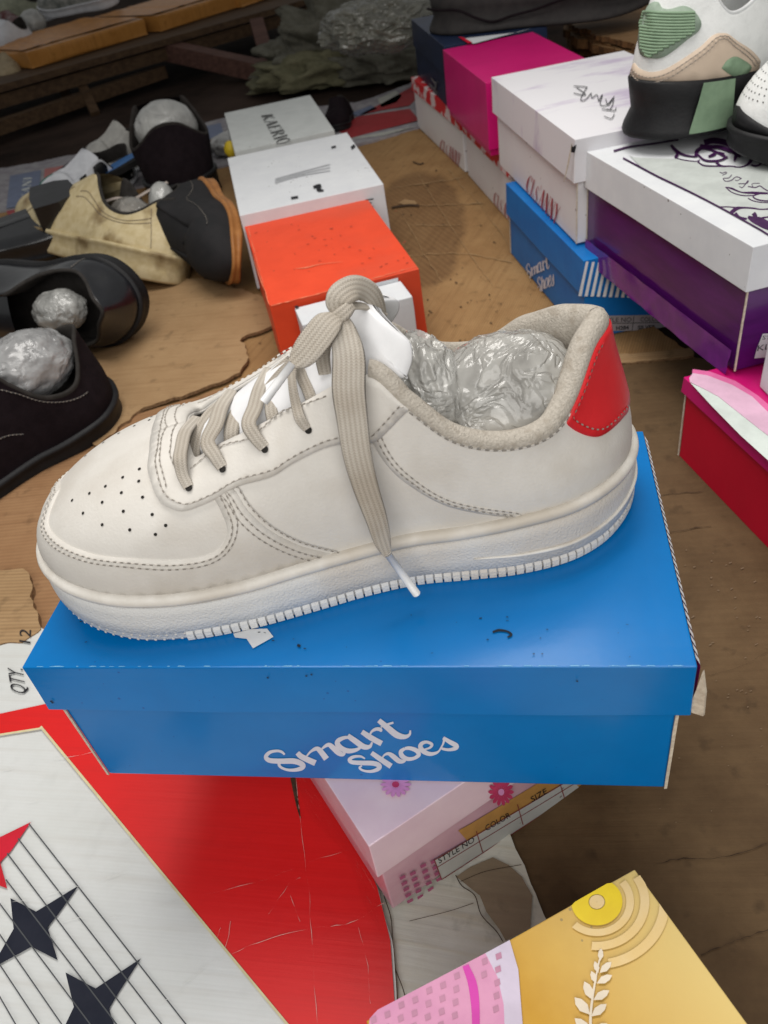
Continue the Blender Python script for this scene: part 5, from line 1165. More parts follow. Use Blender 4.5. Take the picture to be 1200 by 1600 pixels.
c_cb = np.c_[np.linspace(.60, 1.0, 60), np.full(60, .975)]
stitches(S, [c_cb], 'collar_stitching', M_thread, SH, off=.0013, dash=.0024, gap=.0016, w=.0007)
# perforations on the toe box
mb = MB()
holes = [(113, 782), (140, 771), (165, 760), (192, 746), (218, 733), (236, 725), (130, 802), (160, 785), (190, 770), (217, 752), (160, 820), (193, 799), (223, 777), (203, 828), (238, 804), (259, 821), (243, 835), (167, 759)][:-1]
Rm = np.array([[S.M[i][j] for j in range(3)] for i in range(3)])
for (x, y) in holes:
    th, t = S.inv(x, y)
    for th_ in (th, 2 - th):
        c, n = S.pn([th_], [t], .00025); c = Vector(c[0]); n = Vector(n[0] @ Rm.T); a = n.cross(Vector((0, 1, .1))).normalized(); b = n.cross(a)
        r_ = .00085
        mb.add([c + a * r_ * math.cos(q) + b * r_ * math.sin(q) for q in np.linspace(0, 2 * math.pi, 10, endpoint=False)], [tuple(range(10))])
mb.build('perforations', M_hole, up_)
# collar lining: padded knit ring, deep inside wall
thc = np.linspace(.575, 1.425, 150)
def coll(th, P):
    d = abs(th - 1); e_ = math.exp(-((th - 1.12) / .065) ** 2); up2 = .009 * e_; k = .85 + .28 * math.exp(-(d / .16) ** 2)
    return [(.0002, -.0025), (.0010, -.0005), (.0008, .0022 * k), (-.0012, .0048 * k + up2), (-.0042, .0064 * k + up2), (-.0075 * k, .0058 * k + up2), (-.0100 * k, .0025 + up2 * .7), (-.0110 * k, -.004), (-.0105, -.014), (-.0095, -.028), (-.009, -.045)]
ring_loft(S, thc, coll, 'collar_lining', M_knit, SH, 3, closed=False, endcap=False)
thf = np.linspace(0, 2, 120, endpoint=False); P_ = S.par(thf); O_ = S.out(thf)
mesh('insole', [MS @ Vector((P_[i, 0] - O_[i, 0] * .004, P_[i, 1] - O_[i, 1] * .004, .040)) for i in range(120)], [tuple(range(120))], M_knit, SH)
# tongue
def tongue_mesh():
    cl = spline([(-.092, .080, .012), (-.070, .091, .018), (-.045, .104, .022), (-.018, .117, .025), (-.003, .124, .028), (.005, .131, .030), (.0105, .1345, .027), (.0125, .1365, .019)], 6); V = []; F = []; k = 13
    for i, (x, z, hw) in enumerate(cl):
        i0, i1 = max(i - 1, 0), min(i + 1, len(cl) - 1); tx, tz = cl[i1, 0] - cl[i0, 0], cl[i1, 1] - cl[i0, 1]; l = math.hypot(tx, tz); nx, nz = -tz / l, tx / l
        e = i / (len(cl) - 1); pad = .0035 + .0040 * max(0, (e - .6) / .4)
        if i >= len(cl) - 6: pad *= math.sqrt(max(.02, 1 - ((i - (len(cl) - 7)) / 6) ** 2))
        for q in range(2 * k):
            a = 2 * math.pi * q / (2 * k); cx_, sy_ = math.cos(a), math.sin(a); y = hw * (abs(cx_) ** .8) * (1 if cx_ > 0 else -1)
            h = pad * (abs(sy_) ** .7) * (1 if sy_ > 0 else -1) - (.012 + .014 * e) * (abs(y) / .027) ** 2 + .0008 * noise.noise(Vector((x * 60, y * 60, 3)))
            V.append(MS @ Vector((x + nx * h, y, z + nz * h)))
        if i:
            for q in range(2 * k): r_ = (q + 1) % (2 * k); F.append(((i - 1) * 2 * k + q, (i - 1) * 2 * k + r_, i * 2 * k + r_, i * 2 * k + q))
    F += [tuple(range(2 * k)), tuple((len(cl) - 1) * 2 * k + q for q in range(2 * k))[::-1]]
    return mesh('tongue', V, F, M_tongue, SH, True)
tg = tongue_mesh()
# laces
CV = -FW
def spx(x, y, off=.004):
    th, t = S.inv(x, y); c, n = S.pn([th], [t], off); return Vector(c[0]), Vector(n[0] @ Rm.T)
def lace(pts, w, name='lace', n=8, th=.0013):
    """pts: (px, py, y-depth or None for on the surface) """
    P, N = [], []
    for p in pts:
        if p[2] is None: a, b = spx(p[0], p[1], p[3] if len(p) > 3 else .0045); P.append(a); N.append(b * .5 + Vector((0, -.66, .75)) * .5)
        else:
            a = gy(p[0], p[1], p[2]); b = (a - Vector((a.x + .01, .343, a.z - .030))).normalized(); P.append(a); N.append(p[3] if len(p) > 3 else Vector((0, -.66, .75)))
    mb = MB(); ribbon(P, w, N, th, mb, n=n); return mb.build(name, M_lace, SH, True)
hb = MB()
for (x, y) in ((299, 766), (352, 736), (417, 704), (484, 672)):
    c, n = spx(x, y, .0029); a = n.cross(Vector((0, 1, .1))).normalized(); b = n.cross(a)
    hb.add([c + a * .0017 * math.cos(q) + b * .0017 * math.sin(q) for q in np.linspace(0, 2 * math.pi, 14, endpoint=False)], [tuple(range(14))])
hb.build('eyelet_holes', M_hole, SH)
W_ = .0068
# under-crossing bands first, then the loops that enter the eyelets
lace([(306, 733, .322), (303, 706, .329), (312, 672, .338), (330, 645, .347), (350, 628, .358)], W_ * .95)
lace([(362, 698, .321), (362, 668, .327), (372, 642, .337), (395, 612, .348), (410, 600, .358)], W_ * 1.1)
lace([(428, 660, .320), (424, 636, .326), (430, 610, .334), (452, 582, .345), (470, 568, .356)], W_ * .95)
lace([(492, 640, .317), (482, 612, .322), (470, 584, .330), (468, 560, .340)], W_ * .8)
lace([(298, 764, None, .0026), (292, 750, None, .0052), (285, 730, None, .0085), (283, 702, .3195), (290, 674, .333), (308, 652, .348)], [W_ * .75, W_ * .85, W_, W_, W_, W_ * .8])
lace([(351, 733, None, .0026), (344, 718, None, .0048), (337, 692, None, .0062), (337, 662, .3265), (346, 634, .338), (362, 610, .352)], [W_ * .8, W_ * .95, W_ * 1.15, W_ * 1.15, W_ * 1.1, W_ * .8])
lace([(416, 701, None, .0026), (407, 688, None, .0048), (399, 666, None, .0062), (398, 636, .325), (406, 606, .336), (420, 576, .352)], [W_ * .8, W_ * .9, W_ * 1.1, W_ * 1.1, W_, W_ * .8])
lace([(482, 670, None, .0026), (474, 655, None, .0046), (463, 634, .3125), (457, 602, .318), (457, 572, .328), (470, 545, .338)], [W_ * .6, W_ * .75, W_ * .7, W_ * .6, W_ * .6, W_ * .6])
# long thin bands running up to the knot
lace([(405, 622, .335), (430, 590, .338), (452, 568, .338), (480, 548, .337)], W_ * .55); lace([(402, 606, .345), (425, 583, .346), (452, 560, .345)], W_ * .45)
lace([(508, 585, .325), (504, 555, .328), (510, 525, .330), (522, 505, .332)], [.006, .007, .007, .006])
# knot
kc = gy(531, 492, .329)
mb = MB(); ribbon([kc + Vector((-.007, -.001, -.005)), kc + Vector((-.003, -.0045, .0)), kc + Vector((.002, -.005, .003)), kc + Vector((.006, -.001, .004))], [.005, .0068, .0068, .005], [Vector((-.6, -.6, .5)), Vector((-.3, -.8, .6)), Vector((.1, -.8, .7)), Vector((.6, -.4, .6))], .0022, mb); mb.build('knot', M_lace, SH, True)
lace([(536, 489, .327, Vector((0, -.5, 1))), (552, 478, .330, Vector((0, -.5, 1))), (575, 480, .336, Vector((.2, -.4, 1))), (600, 488, .346, Vector((.3, -.3, 1)))], .0048, 'knot_strand')
# short end: goes down-left to its aglet
v1 = Vector((-.35, -.75, .55))
lace([(529, 493, .325, v1), (514, 503, .320, v1), (495, 527, .316, v1), (476, 551, .313, v1), (463, 564, .312, v1), (455, 571, .311, v1)], [.0060, .0130, .0145, .0130, .0088, .0033], 'lace_end', th=.0012)
mb = MB(); tube([gy(457, 568, .311), gy(412, 628, .304)], [.0019, .0021], mb); mb.build('aglet', M_aglet, SH, True)
# bow loop
v2 = Vector((0, -.85, .5))
vf = Vector((-.05, -.85, .5))
lace([(531, 488, .3268, vf), (526, 473, .328, vf), (534, 460, .3305, Vector((-.15, -.8, .6))), (552, 450, .335, Vector((.0, -.75, .65))), (570, 452, .339, Vector((.35, -.75, .5))), (585, 464, .341, Vector((.6, -.75, .25))), (593, 482, .342, Vector((.75, -.65, .1))), (595, 500, .342, Vector((.75, -.65, .1)))], [.0065, .0100, .0122, .0122, .0110, .0100, .0098, .0095], 'bow_loop', th=.0012)
# long end hanging down the side
v3 = Vector((-.05, -.92, .42))
lace([(531, 497, .3245, v3), (538, 520, .318, Vector((.15, -.9, .4))), (545, 560, .309, v3), (545, 610, .3010, v3), (551, 660, .2945, Vector((-.05, -.97, .3))), (558, 710, .2885, Vector((-.05, -.99, .2))), (571, 760, .2835, Vector((0, -1, .12))), (588, 810, .2795, Vector((.15, -1, .1))), (598, 845, .2785, Vector((.3, -1, .1))), (606, 868, .2780, Vector((.35, -1, .1)))], [.0070, .0118, .0145, .0148, .0138, .0130, .0118, .0102, .0085, .0040], 'lace_end', th=.0012)
mb = MB(); tube([gy(606, 866, .2778), gy(651, 928, .2745)], [.0019, .0021], mb); mb.build('aglet', M_aglet, SH, True)
# crumpled plastic balls stuffed inside
M_pb = mat_plastic('clear_plastic', (.74, .73, .69), .45, .12, 34)
crumple('plastic_bag', (.073, .343, TOPZ + .062), (.045, .037, .043), 'big crumpled clear plastic ball stuffed in the heel of the white sneaker', 'plastic bag', M_pb, 3, sub=6, amp=.05, lumps=1.5)
crumple('plastic_bag', (.033, .345, TOPZ + .078), (.018, .030, .034), 'smaller crumpled clear plastic wad stuffed behind the tongue of the white sneaker', 'plastic bag', M_pb, 11, sub=6, amp=.10, lumps=1.5)

# ------------------------------------------------------------------ other shoes
def frame_m(toe, heel, up, s=None, sw=None):
    toe, heel = Vector(toe), Vector(heel); X = heel - toe; L = X.length; X.normalize(); s = s or L / .332
    Z = Vector(up); Z = (Z - X * Z.dot(X)).normalized(); Y = Z.cross(X); sw = sw or s; O = toe + X * (.187 * L / .332)
    M_ = Matrix.Identity(4)
    for i in range(3): M_[i][0] = X[i] * (L / .332); M_[i][1] = Y[i] * sw; M_[i][2] = Z[i] * sw; M_[i][3] = O[i]
    return M_
def var_st(dz=0., zs=1., narrow=1., collar=0., point=0., rim=1.):
    out = []
    for (t, A, B, ta, oa, ob, db) in ST:
        A = list(A); B = list(B)
        B[2] = (B[2] - .036) * zs + .036 + dz + (collar if t > .55 else 0); A[2] += dz
        A[1] *= narrow; B[1] *= narrow * rim
        if point: k = max(0, (-.06 - A[0]) / .12); A[1] *= (1 - point * k)
        out.append((t, tuple(A), tuple(B), ta * zs, oa, ob, db * zs))
    return out
def gshoe(name, label, toe, heel, up, upm, solm, linm, st=None, sw=None, group=None, sole_out=.003, welt=True, heelblock=0., tongue=True, cat='shoe', stitch=None, sole_th=None, flare=0.):
    M_ = frame_m(toe, heel, up, None, sw); S_ = Surf(M_, st or ST)
    t = empty(name, M_ @ Vector((0, 0, 0)), label, cat, group)
    u_ = base_upper(S_, 'upper', upm, t, 120, 16, .003)
    def prof(th, P):
        z = P[2]; zb_ = spring(P[0], .012); so_ = sole_out
        if welt: return [(-.003, .001), (so_ + .002, .001), (so_ + .0025, -.003), (so_, -.005), (so_ + flare * .5, -(z - zb_) * .6), (so_ + .001 + flare, -(z - zb_) + .003), (so_ - .001 + flare, -(z - zb_)), (-.03, -(z - zb_))]
        return [(-.003, .003), (so_ * .5, .004), (so_, .001), (so_ - .002, -(z - zb_) * .25), (so_ - .0045 * (flare > .003), -(z - zb_) * .55), (so_ + flare * .7, -(z - zb_) * .85), (so_ + flare, -(z - zb_) + .003), (so_ - .001 + flare, -(z - zb_)), (-.03, -(z - zb_))]
    s_ = ring_loft(S_, np.linspace(0, 2, 140, endpoint=False), prof, 'sole', solm, t, 0)
    P0 = S_.par(np.linspace(0, 2, 60, endpoint=False)); O0 = S_.out(np.linspace(0, 2, 60, endpoint=False))
    mesh('sole_bottom', [M_ @ Vector((P0[i, 0] - O0[i, 0] * .01, P0[i, 1] - O0[i, 1] * .01, spring(P0[i, 0], .012) + .0006)) for i in range(60)], [tuple(range(60))], solm, s_)
    ring_loft(S_, np.linspace(.56, 1.44, 80), lambda th, P: [(.0003, -.002), (.0004, .0006), (-.0008, .0018), (-.0024, .0020), (-.0038, .0008), (-.0044, -.003), (-.005, -.012), (-.006, -.035)], 'lining', linm, t, 3, closed=False)
    mesh('insole', [M_ @ Vector((P0[i, 0] - O0[i, 0] * .006, P0[i, 1] - O0[i, 1] * .006, P0[i, 2] + .004)) for i in range(60)], [tuple(range(60))], linm, t)
    if tongue:
        V = []; F = []; r = S_.par(np.array([0, .25, .33, .42, .5, .57])); 
        for i, p in enumerate(r):
            for q in range(9): y = p[4] * (q - 4) / 4 * 1.02; V.append(M_ @ Vector((p[3], y, p[5] - .002 + .005 * (1 - (q - 4) ** 2 / 16))))
            if i:
                for q in range(8): a = (i - 1) * 9 + q; F.append((a, a + 1, a + 10, a + 9))
        mesh('tongue', V, F, upm, t, True)
    if stitch: stitches(S_, [np.array(c) for c in stitch[0]], 'stitching', stitch[1], t, off=.0006, dash=.003, gap=.0015, w=.0011)
    if heelblock:
        V = []; hx = [(.145, .0), (.138, .03), (.115, .040), (.075, .040), (.070, 0), (.075, -.040), (.115, -.040), (.138, -.03)]
        for z, k in ((.004, 1), (-heelblock, .92)):
            for x, y in hx: V.append(M_ @ Vector((.105 + (x - .105) * k, y * k, z)))
        n = 8; mesh('heel_block', V, [tuple(range(n)), tuple(range(n, 2 * n))[::-1]] + [(i, i + n, (i + 1) % n + n, (i + 1) % n) for i in range(n)], solm, t)
    return t, S_, u_
M_bsu = mat('black_suede', (.0075, .0045, .006), (.011, .007, .009), .9, 60, bump=.4, bscale=500, spec=.12)
M_ble = mat('black_leather', (.006, .0065, .008), (.009, .0095, .012), .28, 10, bump=.5, bscale=45, coat=.35, spec=.5)
M_blr = mat('black_rubber', (.008, .008, .009), (.012, .012, .013), .55, 40, bump=.3, bscale=300, spec=.25)
M_lin = mat('dark_lining', (.03, .026, .024), (.02, .017, .015), .9, 60, spec=.2)
M_ling = mat('grey_lining', (.03, .027, .025), (.02, .018, .016), .9, 60, spec=.2)
M_dgr = mat('charcoal_suede', (.016, .016, .017), (.020, .019, .020), .85, 40, bump=.4, bscale=400, spec=.15)
M_gum = mat('gum_sole', (.34, .15, .045), (.27, .11, .03), .45, 20)
M_crm = mat('worn_cream', (.55, .46, .28), (.46, .37, .20), .5, 55, 8, bump=.3, bscale=120, c3=(.13, .075, .025))
M_gth = mat('grey_thread', (.10, .095, .09), None, .8, 50)
M_silver = mat_plastic('silver_plastic', (.46, .46, .44), .12, .3, 22)
M_silver2 = mat_plastic('milky_plastic', (.44, .44, .44), .2, .24, 22)
for q_ in (M_silver, M_silver2): q_.node_tree.nodes['Principled BSDF'].inputs['Coat Weight'].default_value = .45
ZT = .010
t6, S6, u6 = gshoe('shoe', 'black suede lace-up shoe with plastic ball inside, nearest at the left edge', (-.585, .715, ZT), (-.315, .935, ZT), (.05, -.12, 1), M_bsu, M_blr, M_ling, st=var_st(zs=1.06, point=.25, dz=-.012), sw=1.22,
    stitch=([np.c_[np.linspace(.50, .86, 40), .62 + .30 * np.sin(np.linspace(0, 3.1, 40))], np.c_[np.linspace(.1, .62, 50), .30 + .1 * np.sin(np.linspace(0, 3, 50))], np.c_[np.linspace(.30, .56, 30), np.full(30, .90)]], M_gth))
mb = MB(); R6 = np.array([[S6.M[i][j] for j in range(3)] for i in range(3)])
for th, t in ((.40, .80), (.46, .80), (.52, .80)):
    c, n = S6.pn([th], [t], .001); c = Vector(c[0]); n = Vector(n[0] @ R6.T).normalized(); a = n.cross(Vector((0, 1, .1))).normalized(); b = n.cross(a); k = 14
    V = [c + a * r * math.cos(q) + b * r * math.sin(q) + n * h for r, h in ((.0030, .0), (.0024, .0008), (.0016, .0002)) for q in np.linspace(0, 2 * math.pi, k, endpoint=False)]
    mb.add(V, [(j * k + i, j * k + (i + 1) % k, (j + 1) * k + (i + 1) % k, (j + 1) * k + i) for j in range(2) for i in range(k)])
mb.build('eyelets', mat('eyelet_metal', (.10, .085, .07), None, .4, 50, metal=.8), t6)
def local(S_, x, y, z): return S_.M @ Vector((x, y, z))
crumple('plastic_bag', local(S6, .058, 0, .080), (.056, .042, .037), 'shiny crumpled plastic ball inside the black suede lace-up shoe', 'plastic bag', M_silver2, 21, sub=5, amp=.07, rotz=.7)
t5, S5, u5 = gshoe('shoe', 'smooth black leather shoe lying on its side, behind the black suede lace-up', (-.60, 1.20, .070), (-.268, 1.105, .066), (-.42, -.72, .22), M_ble, M_blr, M_ling, st=var_st(zs=1.0, point=.3, dz=-.010), sw=1.10, sole_out=.002,
    stitch=([np.c_[np.full(20, .80), np.linspace(.05, .9, 20)]], M_gth))
crumple('plastic_bag', local(S5, .050, 0, .074), (.036, .030, .028), 'smaller crumpled plastic ball in the black leather shoe lying on its side', 'plastic bag', M_silver, 25, sub=5, amp=.07)
t4, S4, u4 = gshoe('shoe', 'upturned black shoe with a square block heel, at the far left beside the cream shoe', (-.80, 1.42, .075), (-.425, 1.50, .088), (.0, .25, -1), M_ble, M_ble, M_lin, sw=1.0, heelblock=.045, tongue=False, st=var_st(zs=.8))
t3, S3, u3 = gshoe('shoe', 'cream leather shoe with peeling brown patches, between the block heel shoe and the charcoal one', (-.604, 1.642, .012), (-.260, 1.258, .012), (.40, .25, .85), M_crm, M_crm, M_ling, sw=1.25, st=var_st(zs=1.0, point=.25, rim=.75),
    stitch=([np.c_[np.linspace(.55, .93, 40), .55 + .12 * np.sin(np.linspace(0, 3, 40))], np.c_[np.linspace(.55, .93, 40), .65 + .12 * np.sin(np.linspace(0, 3, 40))], np.c_[np.full(20, .93), np.linspace(.05, .9, 20)], np.c_[np.linspace(.30, .50, 20), np.linspace(.05, .8, 20)]], mat('brown_thread', (.12, .07, .03), None, .8, 50)))
crumple('plastic_bag', local(S3, .050, 0, .072), (.050, .030, .030), 'dull grey plastic wad filling the cream shoe', 'plastic bag', mat_plastic('dull_plastic', (.28, .26, .23), 0., .3, 26), 31, sub=5, amp=.05, rotz=-.9)
mb = MB(); a = gz(200, 312, .10)
ribbon([a + Vector(p) for p in ((-.06, .0, .0), (-.02, .0, .006), (.01, -.01, .002), (.04, .01, .006), (.07, .03, .008))], .006, Vector((0, -.5, 1)), .002, mb); mb.build('lace', mat('faded_lace', (.42, .36, .32), None, .8, 50), t3, True)
t1, S1, u1 = gshoe('shoe', 'charcoal suede shoe with a gum sole standing on its side, left of the orange box', (-.130, 1.160, .062), (-.207, 1.470, .066), (-.90, -.32, .30), M_dgr, M_gum, M_ling, sw=1.0, st=var_st(zs=1.05, dz=-.014, point=.3), tongue=True,
    stitch=([np.c_[np.linspace(.2, .9, 60), np.full(60, .45)]], M_blr and mat('black_thread', (.006, .006, .006), None, .8, 50)))
crumple('plastic_bag', local(S1, .060, 0, .082), (.026, .034, .052), 'silvery plastic ball in the charcoal shoe with the gum sole', 'plastic bag', M_silver, 35, sub=5, amp=.05)
t2, S2, u2 = gshoe('boot', 'black suede ankle boot with a large silvery ball in its opening', (-.325, 2.000, .005), (-.272, 1.665, .005), (0, 0, 1), M_bsu, M_blr, M_lin, sw=1.30, cat='boot', st=var_st(zs=1.1, collar=.008, rim=1.25), tongue=True)
crumple('plastic_bag', local(S2, .052, 0, .100), (.062, .062, .052), 'large round silvery plastic ball bulging out of the black ankle boot', 'plastic bag', M_silver, 41, sub=5, amp=.03)
# small pair-less things beyond
Mw = mat('offwhite_synthetic', (.60, .61, .64), (.50, .51, .54), .5, 30); Mg = mat('green_print', (.01, .14, .10), None, .5, 30)
tw, Sw, uw = gshoe('sneaker', 'off-white sneaker with bold black stripes, left of the black ankle boot', (-.600, 1.780, .004), (-.425, 1.960, .004), (.25, -.35, 1), Mw, Mw, M_lin, sw=.85, cat='sneaker')
for k, (a, b) in enumerate(((.30, .40), (.47, .60), (.68, .86))):
    panel(Sw, [(a, .12), (b, .15), (b + .03, .5), (b + .02, .92), (a + .04, .92), (a + .03, .5)], 'black_stripe', M_blr, tw, step=.012)
panel(Sw, [(.12, .35), (.17, .32), (.19, .75), (.15, .78)], 'green_flash', Mg, tw, step=.012)
tw2, Sw2, uw2 = gshoe('sneaker', 'pale grey sneaker with a curved black mark, standing behind the striped one', (-.53, 1.97, .004), (-.375, 2.07, .004), (.1, -.3, 1), mat('grey_synthetic', (.42, .41, .38), (.32, .31, .29), .4, 30), Mw, M_lin, sw=.95, cat='sneaker')
panel(Sw2, [(.36, .35), (.44, .22), (.58, .22), (.70, .45), (.80, .75), (.68, .55), (.56, .38), (.44, .40)], 'black_mark', M_blr, tw2, step=.012)
mb = MB(); n = 28
c_ = Vector((-.415, 1.87, .050)); V = []
for z, k in ((0, 1), (.012, 1.03), (.016, .9)):
    for i in range(n):
        a = 2 * math.pi * i / n; V.append(c_ + Vector((.075 * k * math.cos(a), .036 * k * math.sin(a) * (1 - .2 * math.cos(a)), z + .02 * math.cos(a))))
F = [tuple(range(n))[::-1], tuple(2 * n + i for i in range(n))] + [(j * n + i, j * n + (i + 1) % n, (j + 1) * n + (i + 1) % n, (j + 1) * n + i) for j in range(2) for i in range(n)]
o = mesh('shoe_insole', V, F, [M_blr, mat('blue_foam', (.05, .16, .40), None, .6, 30)], None, False, [0, 1] + [0] * (2 * n)); tag(o, 'blue padded insole with black edge, leaning beside the black ankle boot', 'insole')
gshoe('shoe', 'small glossy black shoe lying between the cream shoe and the ankle boot', (-.60, 1.66, .006), (-.42, 1.745, .006), (0, 0, 1), M_ble, M_blr, M_lin, sw=.55, st=var_st(zs=.8))
gshoe('shoe', 'tiny dark shoe standing alone on the red part of the plastic mat', (.055, 2.000, .006), (.085, 2.13, .006), (0, 0, 1), M_bsu, M_blr, M_ling, sw=.52)
mbk = MB(); a = gz(385, 245, .03)
crumple('plastic_bag', (-.15, 1.99, .03), (.09, .05, .03), 'pale crumpled plastic bag beside the far white box, behind the ankle boot', 'plastic bag', mat_plastic('pale_bag', (.42, .42, .41), 0, .35, 18), 61, sub=4, amp=.12)
o = crumple('plastic_toy', (-.165, 1.70, .09), (.013, .010, .016), 'small yellow and red plastic trinket on the heel of the ankle boot', 'trinket', mat('yellow_plastic', (.45, .33, .02), None, .4, 30), 3, sub=3, amp=.1)

# ------------------------------------------------------------------ sneakers on the right stack
a_ = math.radians(14); td = Vector((math.cos(a_), math.sin(a_), 0)); zb0 = .2350
hc = Vector((.331, .868, zb0)); st_r = []
for (t, A, B, ta, oa, ob, db) in ST:
    A = list(A); B = list(B); k = max(0, min(1, (A[0] + .05) / .19)); A[2] = .040 + .016 * k; B[2] = A[2] + (B[2] - .036) * (1.55 if t > .55 else 1.2) + (.030 * math.exp(-((t - 1) / .12) ** 2))
    if t > .8: B[0] -= .006 + .012 * max(0, (t - .8) / .2)
    st_r.append((t, tuple(A), tuple(B), ta * 1.6, oa + .002, ob + .004, db * 1.5))
Mwh = mat('white_mesh', (.70, .71, .70), (.62, .63, .62), .6, 40, bump=.35, bscale=500)
tq, Sq, uq = gshoe('sneaker', 'white, beige and sage green sneaker with black heel wedge, on top of the boxes', hc + td * .332, hc, (0, 0, 1), Mwh, M_blr, mat('white_lining', (.55, .56, .56), None, .8, 40), sw=.92, st=st_r, cat='sneaker', welt=False, sole_out=.004, flare=.004)
_g = Surf.grid
def grid_r(s):
    if hasattr(s, 'g'): return s.g
    TH, TT = np.meshgrid(np.linspace(.6, 2.0, 561), np.linspace(0, 1, 81), indexing='ij'); W_w, nl = s.pn(TH.ravel(), TT.ravel()); C = np.array(CAM); d = W_w - C
    nw = nl @ np.array([[s.M[j][i] for j in range(3)] for i in range(3)]); z = d @ np.array(FW)
    s.g = (TH.ravel(), TT.ravel(), 600 + FPX * (d @ np.array(RT)) / z, 800 - FPX * (d @ np.array(UP)) / z, np.sum(nw * d, 1) < 0, np.linalg.norm(d, axis=1)); return s.g
grid_r(Sq)
M_bei = mat('beige_leather', (.56, .45, .35), (.50, .40, .31), .5, 12, bump=.15, bscale=300, thr=(.3, .7)); M_sage = mat('sage_rubber', (.20, .29, .19), (.16, .24, .155), .5, 20); M_sage2 = mat('sage_trim', (.26, .33, .26), None, .6, 20)
def Zs(x, y): return (900 + x / 4, y / 4)
try:
    c = Sq.curve([Zs(312, 470), Zs(362, 395), Zs(400, 430), Zs(470, 450), Zs(560, 430), Zs(680, 360), Zs(780, 290), Zs(850, 225), Zs(900, 208), Zs(960, 220), Zs(1060, 290), Zs(1150, 380)])
    poly = list(c) + [np.array([t, 0.]) for t in np.linspace(c[-1][0], min(c[0][0], 1.0) - .25, 80)] + [np.array([min(c[0][0], 1.0) - .25, c[0][1]])]
    panel(Sq, poly, 'beige_overlay', M_bei, tq, step=.008, mirror=False, h=.0016)
    stitches(Sq, [inset(c, -.003), inset(c, -.006)], 'stitching', mat('beige_thread', (.36, .30, .25), None, .8, 50), tq, off=.0022, mirror=False, dash=.003, gap=.0015, w=.001)
    g1 = Sq.curve([Zs(430, 70), Zs(505, 10), Zs(540, 50), Zs(600, 55), Zs(680, 38), Zs(740, 70), Zs(782, 140), Zs(765, 195), Zs(700, 245), Zs(620, 310), Zs(540, 360), Zs(460, 362), Zs(410, 340), Zs(395, 280), Zs(400, 180), Zs(430, 70)], 5)
    panel(Sq, g1[:-1], 'heel_patch', M_sage2, tq, step=.006, mirror=False, h=.0022)
    mb = MB()
    for i in range(15):
        y = 70 + i * 19; x0 = 412 + max(0, (i - 12)) * 12; x1 = min(745, 760 - max(0, i - 6) * 34)
        if x1 < x0 + 30: continue
        uv = [Sq.inv(*Zs(x0 + 4 + (x1 - x0 - 8) * k / 6, y + 8 * math.sin(k / 6 * 3.1) + (k / 6) * 10)) for k in range(7)]; uv = np.array(uv)
        if np.any(uv[:, 1] > .97): continue
        W_w, nl = Sq.pn(uv[:, 0], uv[:, 1], .0030); tube([Vector(p) for p in W_w], .0014, mb, n=3, seg=6)
    mb.build('rib_pattern', M_sage, tq, True)
    d1 = Sq.curve([Zs(905, 425), Zs(940, 375), Zs(990, 352), Zs(1040, 375), Zs(1090, 420), Zs(1050, 465), Zs(1005, 480), Zs(950, 460), Zs(905, 425)], 4)
    panel(Sq, d1[:-1], 'diamond_patch', M_sage, tq, step=.006, mirror=False, h=.0008, base=.0016)
except Exception as e_: print('heel art', e_)
# green side insert of the midsole (the wedge facing the camera)
def wedge_pt(th, h, o_=.006): P0 = Sq.par([th])[0]; O0 = Sq.out([th])[0]; return Sq.M @ Vector((P0[0] + O0[0] * (o_ + .004 * (1 - h)), P0[1] + O0[1] * (o_ + .004 * (1 - h)), P0[2] * h + .002))
V = []; F = []; k = 14
for i in range(k + 1):
    s = i / k; th = 1.13 + s * .10; lo = .05; hi = 1.0 if s > .1 else .9
    if s < .2: lo, hi = .05, .10 + 4.0 * s
    for q in range(5): V.append(wedge_pt(th, lo + (min(1, hi) - lo) * q / 4))
    if i:
        for q in range(4): a = (i - 1) * 5 + q; F.append((a, a + 5, a + 6, a + 1))
mesh('midsole_insert', V, F, M_sage, tq, True)
tz, Sz, uz = gshoe('sneaker', 'white perforated mesh sneaker with black toe bumper, on the flowered lid', (.404, .792, .2195), (.736, .735, .2195), (0, 0, 1), Mwh, M_blr, M_ling, sw=1.05, st=var_st(zs=1.45, dz=-.008), cat='sneaker')
cpoly = [np.array([t, .0]) for t in np.linspace(-.22, .22, 40)] + [np.array([.22, .05]), np.array([.16, .06]), np.array([.08, .12]), np.array([0, .16]), np.array([-.08, .12]), np.array([-.16, .06]), np.array([-.22, .05])]
panel(Sz, cpoly, 'toe_bumper', M_blr, tz, step=.008, mirror=False, h=.002)
mb = MB(); Rz = np.array([[Sz.M[i][j] for j in range(3)] for i in range(3)])
for i in range(26):
    for j in range(14):
        th = -.1 + i * .022 + (j % 2) * .011; t = .24 + j * .045
        c, n = Sz.pn([th], [t], .0004); c = Vector(c[0]); n = Vector(n[0] @ Rz.T).normalized(); a = n.cross(Vector((0, 1, .1))).normalized(); b = n.cross(a); r_ = .0008
        mb.add([c + a * r_ * math.cos(q) + b * r_ * math.sin(q) for q in np.linspace(0, 6.283, 7)[:-1]], [tuple(range(6))])
mb.build('perforations', M_ling, uz)
tk, Sk, uk = gshoe('sneaker', 'big black sneaker with a chunky sculpted sole, lying across the navy box', (.640, 1.600, .2170), (.268, 1.770, .2170), (0, 0, 1), M_bsu, mat('charcoal_rubber', (.022, .020, .020), (.03, .027, .026), .7, 20, bump=.2, bscale=100), M_lin, sw=1.15, st=var_st(dz=.012, zs=1.1), cat='sneaker', sole_out=.006, flare=.004, welt=False)
mb = MB()
